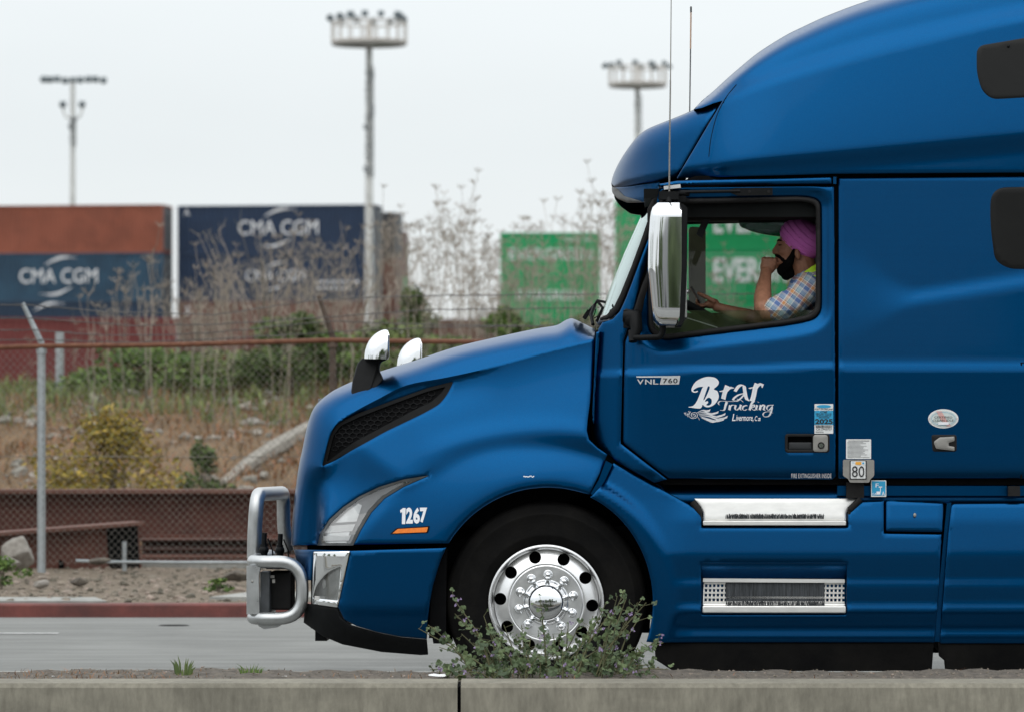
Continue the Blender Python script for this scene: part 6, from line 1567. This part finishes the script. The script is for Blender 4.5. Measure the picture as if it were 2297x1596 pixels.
def tuft(dx0, dx1, top, n, label, mat, v=-1.5, w=.005, seed=3, curve=.6, name='grass_tuft'):
    rr = random.Random(seed); b0 = Vector((xAt((dx0+dx1)/2, v), v, MT-.005)); m_ = MB(b0)
    for i in range(n):
        dx = rr.uniform(dx0, dx1); b = Vector((xAt((dx0+dx1)/2+(dx-(dx0+dx1)/2)*.55, v), v+rr.uniform(-.05, .05), MT-.005)); t = Wp(dx, top+rr.random()**.7*(1516-top)*.7, b.y)
        a = (t-b); mid = b+a*.55+Vector((-a.x*.25, 0, abs(a.x)*.3)); s = Vector((w/2, 0, 0)); m_.add([b-s, b+s, mid+s*.9, mid-s*.9, t], [(0, 1, 2, 3), (3, 2, 4)])
    o = m_.build(name, mat, None, None); o.location = b0; tag(o, label, 'weed' if 'weed' in name else 'grass')
tuft(378, 445, 1462, 17, 'tall narrow dark green weed blades on the median left of the truck', 'leaf_dark', w=.010, seed=4, name='weed')
tuft(525, 600, 1484, 60, 'low bright green grass tuft on the median before the bull bar', 'leaf_green', w=.004, seed=5)
tuft(180, 215, 1496, 12, 'tiny dry straw tuft at the left end of the median', 'dry_grass_pale', w=.003, seed=6)
mb = MB(); rr = random.Random(8)
for i in range(2600):
    x = rr.uniform(-2.7, 2.6); v = rr.uniform(-1.8, -1.2); d_ = .5+.5*math.sin(x*4)*math.sin(x*1.7+1)
    if rr.random() > (.9 if x < -1.1 else .12)*d_: continue
    blade(mb, Vector((x, v, MT-.004)), rr.uniform(.01, .035), .004, rr.uniform(.5, 2.2), rr)
tag(mb.build('dead_grass', 'dry_grass', None, None), 'low dead brown grass creeping along the top of the median', 'grass', kind='stuff')
for i, (dx, dy, w, lab, mt) in enumerate([(985, 1520, .10, 'crumpled white and blue paper scrap on the median at the foot of the mallow', 'sticker_white'), (638, 1521, .022, 'tiny white paper bit on the median below the bull bar', 'sticker_white'), (120, 1514, .02, 'white paper crumb near the left end of the median', 'sticker_white')]):
    p = Wp(dx, dy, -1.72); p.z = MT+.008; m_ = MB(p); q = []; rr = random.Random(i+50)
    for a in range(5):
        for b in range(3): q.append(p+Vector(((a/4-.5)*w, (b/2-.5)*w*.5, rr.uniform(0, w*.13))))
    m_.add(q, [(a*3+b, a*3+b+1, a*3+b+4, a*3+b+3) for a in range(4) for b in range(2)]); o = m_.build('paper_scrap', mt, None, None); o.location = p; tag(o, lab, 'litter')
# tar spots on the road
m_ = MB(); p = Wp(390, 1405, 8.1); m_.lathe((p.x, 8.1, .006), [(.0001, 0), (.06, 0), (.07, -.006)], 12, axis='z'); m_.v = [Vector(((q.x-p.x)*1.6+p.x, q.y, q.z)) for q in m_.v]; tag(m_.build('road_debris', 'rubber', None), 'flat black scrap lying on the far lane near the red kerb', 'debris')

# ================================================================ ACROSS THE ROAD, BEHIND THE CAMERA (only its reflections are seen)
wb = empty('warehouse', (0, -75, 0)); tag(wb, 'long grey warehouse across the road with roller doors', 'building')
m_ = MB((0, -75, 0)); m_.box((8, -80, 3.2), (60, 10, 6.4)); m_.box((-44, -82, 2.4), (34, 10, 4.8)); m_.build('wall', 'warehouse', wb)
for i in range(6): m_ = MB((0, -75, 0)); m_.box((-12+8*i, -74.98, 2), (4, .1, 4)); m_.build('door', 'box_grey', wb)
for i in range(9):
    rr = random.Random(200+i); bush('tree', (-40+9.5*i+rr.uniform(-3, 3), -52+rr.uniform(-5, 5), 0), rr.uniform(7, 12), rr.uniform(5, 10), 'dark leafy tree in the row across the road, before the warehouse', 'leaf_dark', 1400, .5, 200+i, clumps=24, stems=10, cat='tree', group='trees across the road')

for i, (x, y) in enumerate([(-62, -14), (-70, -4), (-66, 16), (-74, 28), (-58, -26), (64, -18), (70, 18)]):
    rr = random.Random(300+i); bush('tree', (x, y, 0), rr.uniform(8, 11), rr.uniform(8, 11), 'dark leafy tree far along the road, out past the ends of the truck', 'leaf_dark', 1400, .55, 300+i, clumps=24, stems=10, cat='tree', group='trees far along the road')

# ================================================================ THE DRIVER
pm('skin', (.36, .165, .095), .55, var=.18, vscale=30, bump=.15, bscale=220)
pm('hair_black', (.004, .0035, .0035), .85, spec=.12, bump=1, bscale=160, var=.4, vscale=50)
pm('phone_black', (.01, .01, .012), .25)
pm('hi_vis', (.50, .80, .03), .7, var=.08, vscale=20)
pm('reflective_tape', (.32, .33, .33), .4, .3)
pm('denim', (.03, .045, .09), .85, var=.2, vscale=40)
# turban with wrapped folds
m, t, b = newmat('turban_cloth'); n = t.nodes; l = t.links
b.inputs['Base Color'].default_value = (.80, .20, .68, 1); b.inputs['Roughness'].default_value = .8
no = n.new('ShaderNodeTexNoise'); no.inputs['Scale'].default_value = 240; bp = n.new('ShaderNodeBump'); bp.inputs['Strength'].default_value = .25; bp.inputs['Distance'].default_value = .002
l.new(no.outputs[0], bp.inputs['Height']); l.new(bp.outputs[0], b.inputs['Normal'])
# checked shirt: woven bands across the sleeve
m, t, b = newmat('plaid_shirt'); n = t.nodes; l = t.links; b.inputs['Roughness'].default_value = .85
co = n.new('ShaderNodeTexCoord'); mp = n.new('ShaderNodeMapping'); mp.inputs['Rotation'].default_value = (0, R(-37), 0); l.new(co.outputs['Object'], mp.inputs[0])
sx = n.new('ShaderNodeSeparateXYZ'); l.new(mp.outputs[0], sx.inputs[0])
def bands(src, scale, stops):
    ms = n.new('ShaderNodeMath'); ms.operation = 'MULTIPLY'; ms.inputs[1].default_value = scale; l.new(src, ms.inputs[0])
    fr = n.new('ShaderNodeMath'); fr.operation = 'FRACT'; l.new(ms.outputs[0], fr.inputs[0])
    r = n.new('ShaderNodeValToRGB'); r.color_ramp.interpolation = 'CONSTANT'; l.new(fr.outputs[0], r.inputs[0])
    e = r.color_ramp.elements; e[0].position = stops[0][0]; e[0].color = (*stops[0][1], 1); e[1].position = stops[1][0]; e[1].color = (*stops[1][1], 1)
    for p, c in stops[2:]: q = e.new(p); q.color = (*c, 1)
    return r.outputs[0]
A = bands(sx.outputs[0], 13, [(0, (.12, .20, .42)), (.22, (.65, .66, .66)), (.28, (.62, .30, .12)), (.46, (.66, .62, .55)), (.52, (.02, .03, .07)), (.56, (.30, .42, .48)), (.80, (.70, .70, .66)), (.86, (.12, .20, .42))])
B = bands(sx.outputs[2], 13, [(0, (.60, .60, .58)), (.15, (.10, .17, .38)), (.40, (.68, .66, .62)), (.46, (.58, .26, .10)), (.66, (.70, .66, .60)), (.72, (.03, .04, .08)), (.76, (.34, .45, .50))])
mx = n.new('ShaderNodeMix'); mx.data_type = 'RGBA'; mx.inputs[0].default_value = .5; l.new(A, mx.inputs[6]); l.new(B, mx.inputs[7]); l.new(mx.outputs[2], b.inputs['Base Color'])

def fuse(name, mb, mat, parent, voxel, smooth=4, fac=.5):
    me = bpy.data.meshes.new('tmp'); me.from_pydata(mb.v, [], mb.f); me.update()
    bm = bmesh.new(); bm.from_mesh(me); bmesh.ops.recalc_face_normals(bm, faces=bm.faces); bm.to_mesh(me); bm.free()
    o = bpy.data.objects.new('tmp', me); COL.objects.link(o)
    md = o.modifiers.new('r', 'REMESH'); md.mode = 'VOXEL'; md.voxel_size = voxel; md.use_smooth_shade = True
    if smooth: s_ = o.modifiers.new('s', 'SMOOTH'); s_.iterations = smooth; s_.factor = fac
    dg = bpy.context.evaluated_depsgraph_get(); m2 = bpy.data.meshes.new_from_object(o.evaluated_get(dg)); bpy.data.objects.remove(o)
    m2.name = name
    org = Vector(parent.location)
    for v in m2.vertices: v.co -= org
    m2.materials.clear()
    return link(name, m2, parent, (mat,), 180)
def limb(mb, pts, n=14):   # pts: (dx, dy, v, radius in metres)
    P = [TW(a, b, c) for a, b, c, _ in pts]; Rr = [p[3] for p in pts]
    # add joint spheres so that the surface stays continuous
    mb.tube(P, Rr, n)
    for p, r_ in zip(P, Rr): mb.sphere(p, r_*.985, 12, 8)
man = empty('person', TW(1800, 870, .52)); tag(man, 'seated driver with pink turban and black beard, checked shirt, fist held to the mouth', 'person')
BD = MB(); E = lambda dx, dy, v, r, rot=0: BD.sphere(TW(dx, dy, v), r, 18, 12, M=Matrix.Rotation(rot, 3, 'Y'))
HV = .50
E(1790, 545, HV, (.098, .076, .10)); E(1768, 560, HV, (.062, .062, .075)); E(1766, 583, HV, (.055, .052, .05)); E(1756, 600, HV, (.028, .03, .025))
BD.sphere(TW(1749, 543, HV), (.014, .045, .011), 12, 8)      # brow
for s in (-1, 1): BD.sphere(TW(1757, 563, HV+s*.042), (.026, .02, .022), 10, 8)   # cheeks
nose = MB()
BD.tube([TW(1747, 546, HV), TW(1740, 558, HV), TW(1736.5, 565, HV)], [.010, .012, .0135], 10); BD.sphere(TW(1737.5, 565.5, HV), .0135, 10, 8); BD.sphere(TW(1741, 567, HV-.012), .009, 8, 6); BD.sphere(TW(1741, 567, HV+.012), .009, 8, 6)
BD.sphere(TW(1745, 579, HV), (.018, .026, .012), 10, 8)
for v_ in (HV-.078, HV+.078): BD.sphere(TW(1789, 570, v_), (.016, .010, .030), 10, 8, M=Matrix.Rotation(-.2, 3, 'Y'))
limb(BD, [(1800, 585, HV, .062), (1808, 612, HV, .064), (1820, 650, HV, .085)])
# trunk, hips, thighs, shins
limb(BD, [(1822, 650, HV, .12), (1824, 720, HV, .14), (1822, 800, HV, .14), (1812, 865, HV, .145)])
for s in (-1, 1): limb(BD, [(1818, 642, HV+s*.10, .075), (1812, 650, HV+s*.17, .07)])
for s in (-1, 1): limb(BD, [(1812, 868, HV+s*.10, .095), (1700, 850, HV+s*.12, .085), (1622, 846, HV+s*.13, .062), (1600, 930, HV+s*.13, .055), (1590, 1020, HV+s*.13, .042), (1560, 1040, HV+s*.13, .038)])
# near arm: elbow on the sill, forearm up, fist at the mouth
limb(BD, [(1810, 648, HV-.19, .062), (1775, 680, HV-.24, .056), (1722, 704, HV-.30, .047), (1711, 690, HV-.28, .047), (1711, 668, HV-.22, .047), (1713, 645, HV-.16, .040), (1717, 622, HV-.10, .031), (1718, 612, HV-.08, .030)])
# palm and curled fingers of the fist
BD.sphere(TW(1722, 598, HV-.06), (.040, .022, .045), 14, 10, M=Matrix.Rotation(.25, 3, 'Y'))
fr = [(-.030, .0105), (-.010, .011), (.010, .011), (.029, .0095)]
for i, (o_, r_) in enumerate(fr):
    # knuckle row runs over the top of the fist, fingers fold down towards the mouth
    kx = 1712+i*8.6; ky = 581+i*.8; vv = HV-.062
    limb(BD, [(kx, 592, vv, r_*1.1), (kx, ky, vv-.004, r_*1.1), (kx+3.5, ky-1.5, vv+.028, r_), (kx+6, ky+8.5, vv+.036, r_*.92), (kx+3, ky+12, vv+.015, r_*.85)], 8)
limb(BD, [(1729, 608, HV-.055, .015), (1741, 597, HV-.035, .013), (1745, 588, HV-.02, .011)], 8)
# far arm, reaching forward with the phone
FV = HV+.20
limb(BD, [(1806, 655, HV+.20, .058), (1775, 700, FV+.03, .052), (1735, 722, FV, .044), (1690, 712, FV-.02, .040), (1650, 702, FV-.04, .033), (1618, 692, FV-.05, .026), (1608, 689, FV-.05, .026)])
BD.sphere(TW(1596, 681, FV-.05), (.040, .030, .026), 14, 10, M=Matrix.Rotation(-.25, 3, 'Y'))
limb(BD, [(1601, 676, FV-.075, .014), (1588, 668, FV-.08, .0125), (1574, 662, FV-.075, .011), (1567, 658, FV-.07, .0095)], 8)     # thumb
for i in range(4):
    vv = FV-.068+i*.019; limb(BD, [(1588, 682+i, vv, .011), (1574, 686+i*1.5, vv, .0105), (1565, 681+i*1.2, vv-.004, .0095), (1563, 674+i*2.2, vv-.010, .0085)], 8)
body = fuse('body', BD, 'skin', man, .0045, 3, .5)
# beard and moustache
BR = MB()
S = lambda dx, dy, v, r, rot=0: BR.sphere(TW(dx, dy, v), r, 14, 10, M=Matrix.Rotation(rot, 3, 'Y'))
S(1764, 595, HV, (.042, .052, .032)); S(1759, 605, HV, (.040, .045, .038)); S(1764, 618, HV, (.028, .034, .026)); S(1752, 597, HV, (.022, .034, .028)); S(1771, 612, HV, (.030, .04, .03))
BR.sphere(TW(1749, 576.5, HV), (.022, .036, .011), 12, 8)
for s in (-1, 1):
    limb(BR, [(1781, 562, HV+s*.070, .010), (1777, 575, HV+s*.066, .016), (1770, 590, HV+s*.052, .024), (1762, 602, HV+s*.03, .026)], 10)
    limb(BR, [(1741, 572, HV+s*.004, .008), (1748, 575, HV+s*.026, .010), (1757, 583, HV+s*.040, .012)], 8)
fuse('beard', BR, 'hair_black', man, .004, 2, .5)
for s in (-1, 1):
    m_ = MB(man.location); m_.tube([TW(1744.5, 541, HV+s*.014), TW(1746.5, 538.5, HV+s*.032), TW(1753, 540.5, HV+s*.052)], [.0045, .0055, .003], 6); m_.build('eyebrow', 'hair_black', man, 60)
    m_ = MB(man.location); m_.tube([TW(1746.5, 549, HV+s*.020), TW(1748, 550.2, HV+s*.034), TW(1753, 549.6, HV+s*.048)], [.002, .0036, .002], 6); m_.build('eyelid', 'hair_black', man, 60)
# turban: wrapped shell with overlapping folds sweeping from the brow down to the nape
TB = []; c0 = TW(1800, 537, HV); M = Matrix.Rotation(R(34), 3, 'Y')
NU, NV = 120, 110
for i in range(NV+1):
    ph = math.pi*i/NV
    for j in range(NU):
        th = 2*math.pi*j/NU; x = -math.cos(ph); y = math.sin(ph)*math.cos(th); z = math.sin(ph)*math.sin(th)
        d = Vector((x, y, z))
        # folds: bands around the axis that points forward and up
        g_ = M @ d; tt = (g_.x*.62+g_.z*.70+.25*g_.y*g_.y)*3.7+.35; saw = tt-math.floor(tt); fold = .0075*min(1, (1-saw)*7)*(.35+.65*saw)-.003
        r_ = Vector((d.x*(.125), d.y*.108, d.z*.098))
        if d.z < -.2: r_.z *= .93
        p = r_+d*fold
        TB.append(p)
m_ = MB(man.location); m_.add([M @ p+c0 for p in TB], [(i*NU+j, i*NU+(j+1) % NU, (i+1)*NU+(j+1) % NU, (i+1)*NU+j) for i in range(NV) for j in range(NU)])
m_.build('turban', 'turban_cloth', man, 50)
# shirt, vest, trousers
SH = MB()
limb(SH, [(1822, 656, HV, .132), (1824, 720, HV, .155), (1822, 800, HV, .158), (1812, 865, HV, .158)])
for s in (-1, 1): limb(SH, [(1820, 640, HV+s*.09, .088), (1812, 652, HV+s*.18, .082)])
limb(SH, [(1812, 650, HV-.19, .080), (1778, 680, HV-.24, .076), (1738, 697, HV-.285, .072)])
limb(SH, [(1808, 655, HV+.20, .075), (1778, 696, HV+.22, .068), (1745, 716, HV+.21, .062)])
limb(SH, [(1812, 622, HV-.055, .032), (1790, 634, HV-.075, .026), (1776, 648, HV-.05, .022)], 8); limb(SH, [(1812, 622, HV+.055, .032), (1790, 634, HV+.07, .026)], 8)
sh = fuse('shirt', SH, 'plaid_shirt', man, .006, 3, .4)
tx = sh.modifiers.new('w', 'DISPLACE'); te = bpy.data.textures.new('creases', 'CLOUDS'); te.noise_scale = .055; tx.texture = te; tx.strength = .016; tx.mid_level = .5
m_ = MB(man.location)
def strap(pts, w, mat, nm):
    m_ = MB(man.location); P = [TW(*p) for p in pts]; vs = []
    for i, p in enumerate(P):
        d = (P[min(i+1, len(P)-1)]-P[max(i-1, 0)]).normalized(); s = d.cross(Vector((0, -1, .2))).normalized()*w/2; vs += [p-s, p+s]
    m_.add(vs, [(2*i, 2*i+1, 2*i+3, 2*i+2) for i in range(len(P)-1)]); o = m_.build(nm, mat, man, 180); q = o.modifiers.new('s', 'SOLIDIFY'); q.thickness = .006; return o
strap([(1848, 594, HV-.10), (1826, 606, HV-.152), (1812, 616, HV-.150), (1800, 626, HV-.135), (1790, 650, HV-.13), (1785, 700, HV-.12)], .045, 'hi_vis', 'vest_strap')
strap([(1850, 606, HV-.12), (1828, 613, HV-.166), (1808, 622, HV-.164), (1800, 629, HV-.152)], .018, 'reflective_tape', 'vest_tape')
strap([(1850, 622, HV-.15), (1830, 624, HV-.205), (1812, 625, HV-.20), (1803, 630, HV-.18)], .03, 'hi_vis', 'vest_edge')
TRs = MB()
for s in (-1, 1): limb(TRs, [(1812, 870, HV+s*.10, .105), (1700, 850, HV+s*.12, .095), (1622, 846, HV+s*.13, .074), (1600, 930, HV+s*.13, .068), (1592, 1000, HV+s*.13, .058)])
fuse('trousers', TRs, 'denim', man, .008, 3, .4)
for s in (-1, 1):
    m_ = MB(man.location); p = TW(1575, 1043, HV+s*.13); m_.sphere(p, (.13, .05, .045), 12, 8); m_.build('shoe', 'hair_black', man, 60)
# phone in the far hand
p0 = TW(1549.5, 644, FV-.07); p1 = TW(1571, 680, FV-.07); d = (p0-p1).normalized(); m_ = MB(); m_.prism([p1+Vector((-.004, -.036, 0)), p1+Vector((.005, -.036, .003)), p0+Vector((.005, -.036, .003)), p0+Vector((-.004, -.036, 0))], (0, .072, 0))
ph = m_.build('phone', 'phone_black', None, 30); bb = ph.modifiers.new('b', 'BEVEL'); bb.width = .002; bb.segments = 2
tag(ph, 'slim black phone held upright in the hand of the driver above the steering wheel', 'phone')
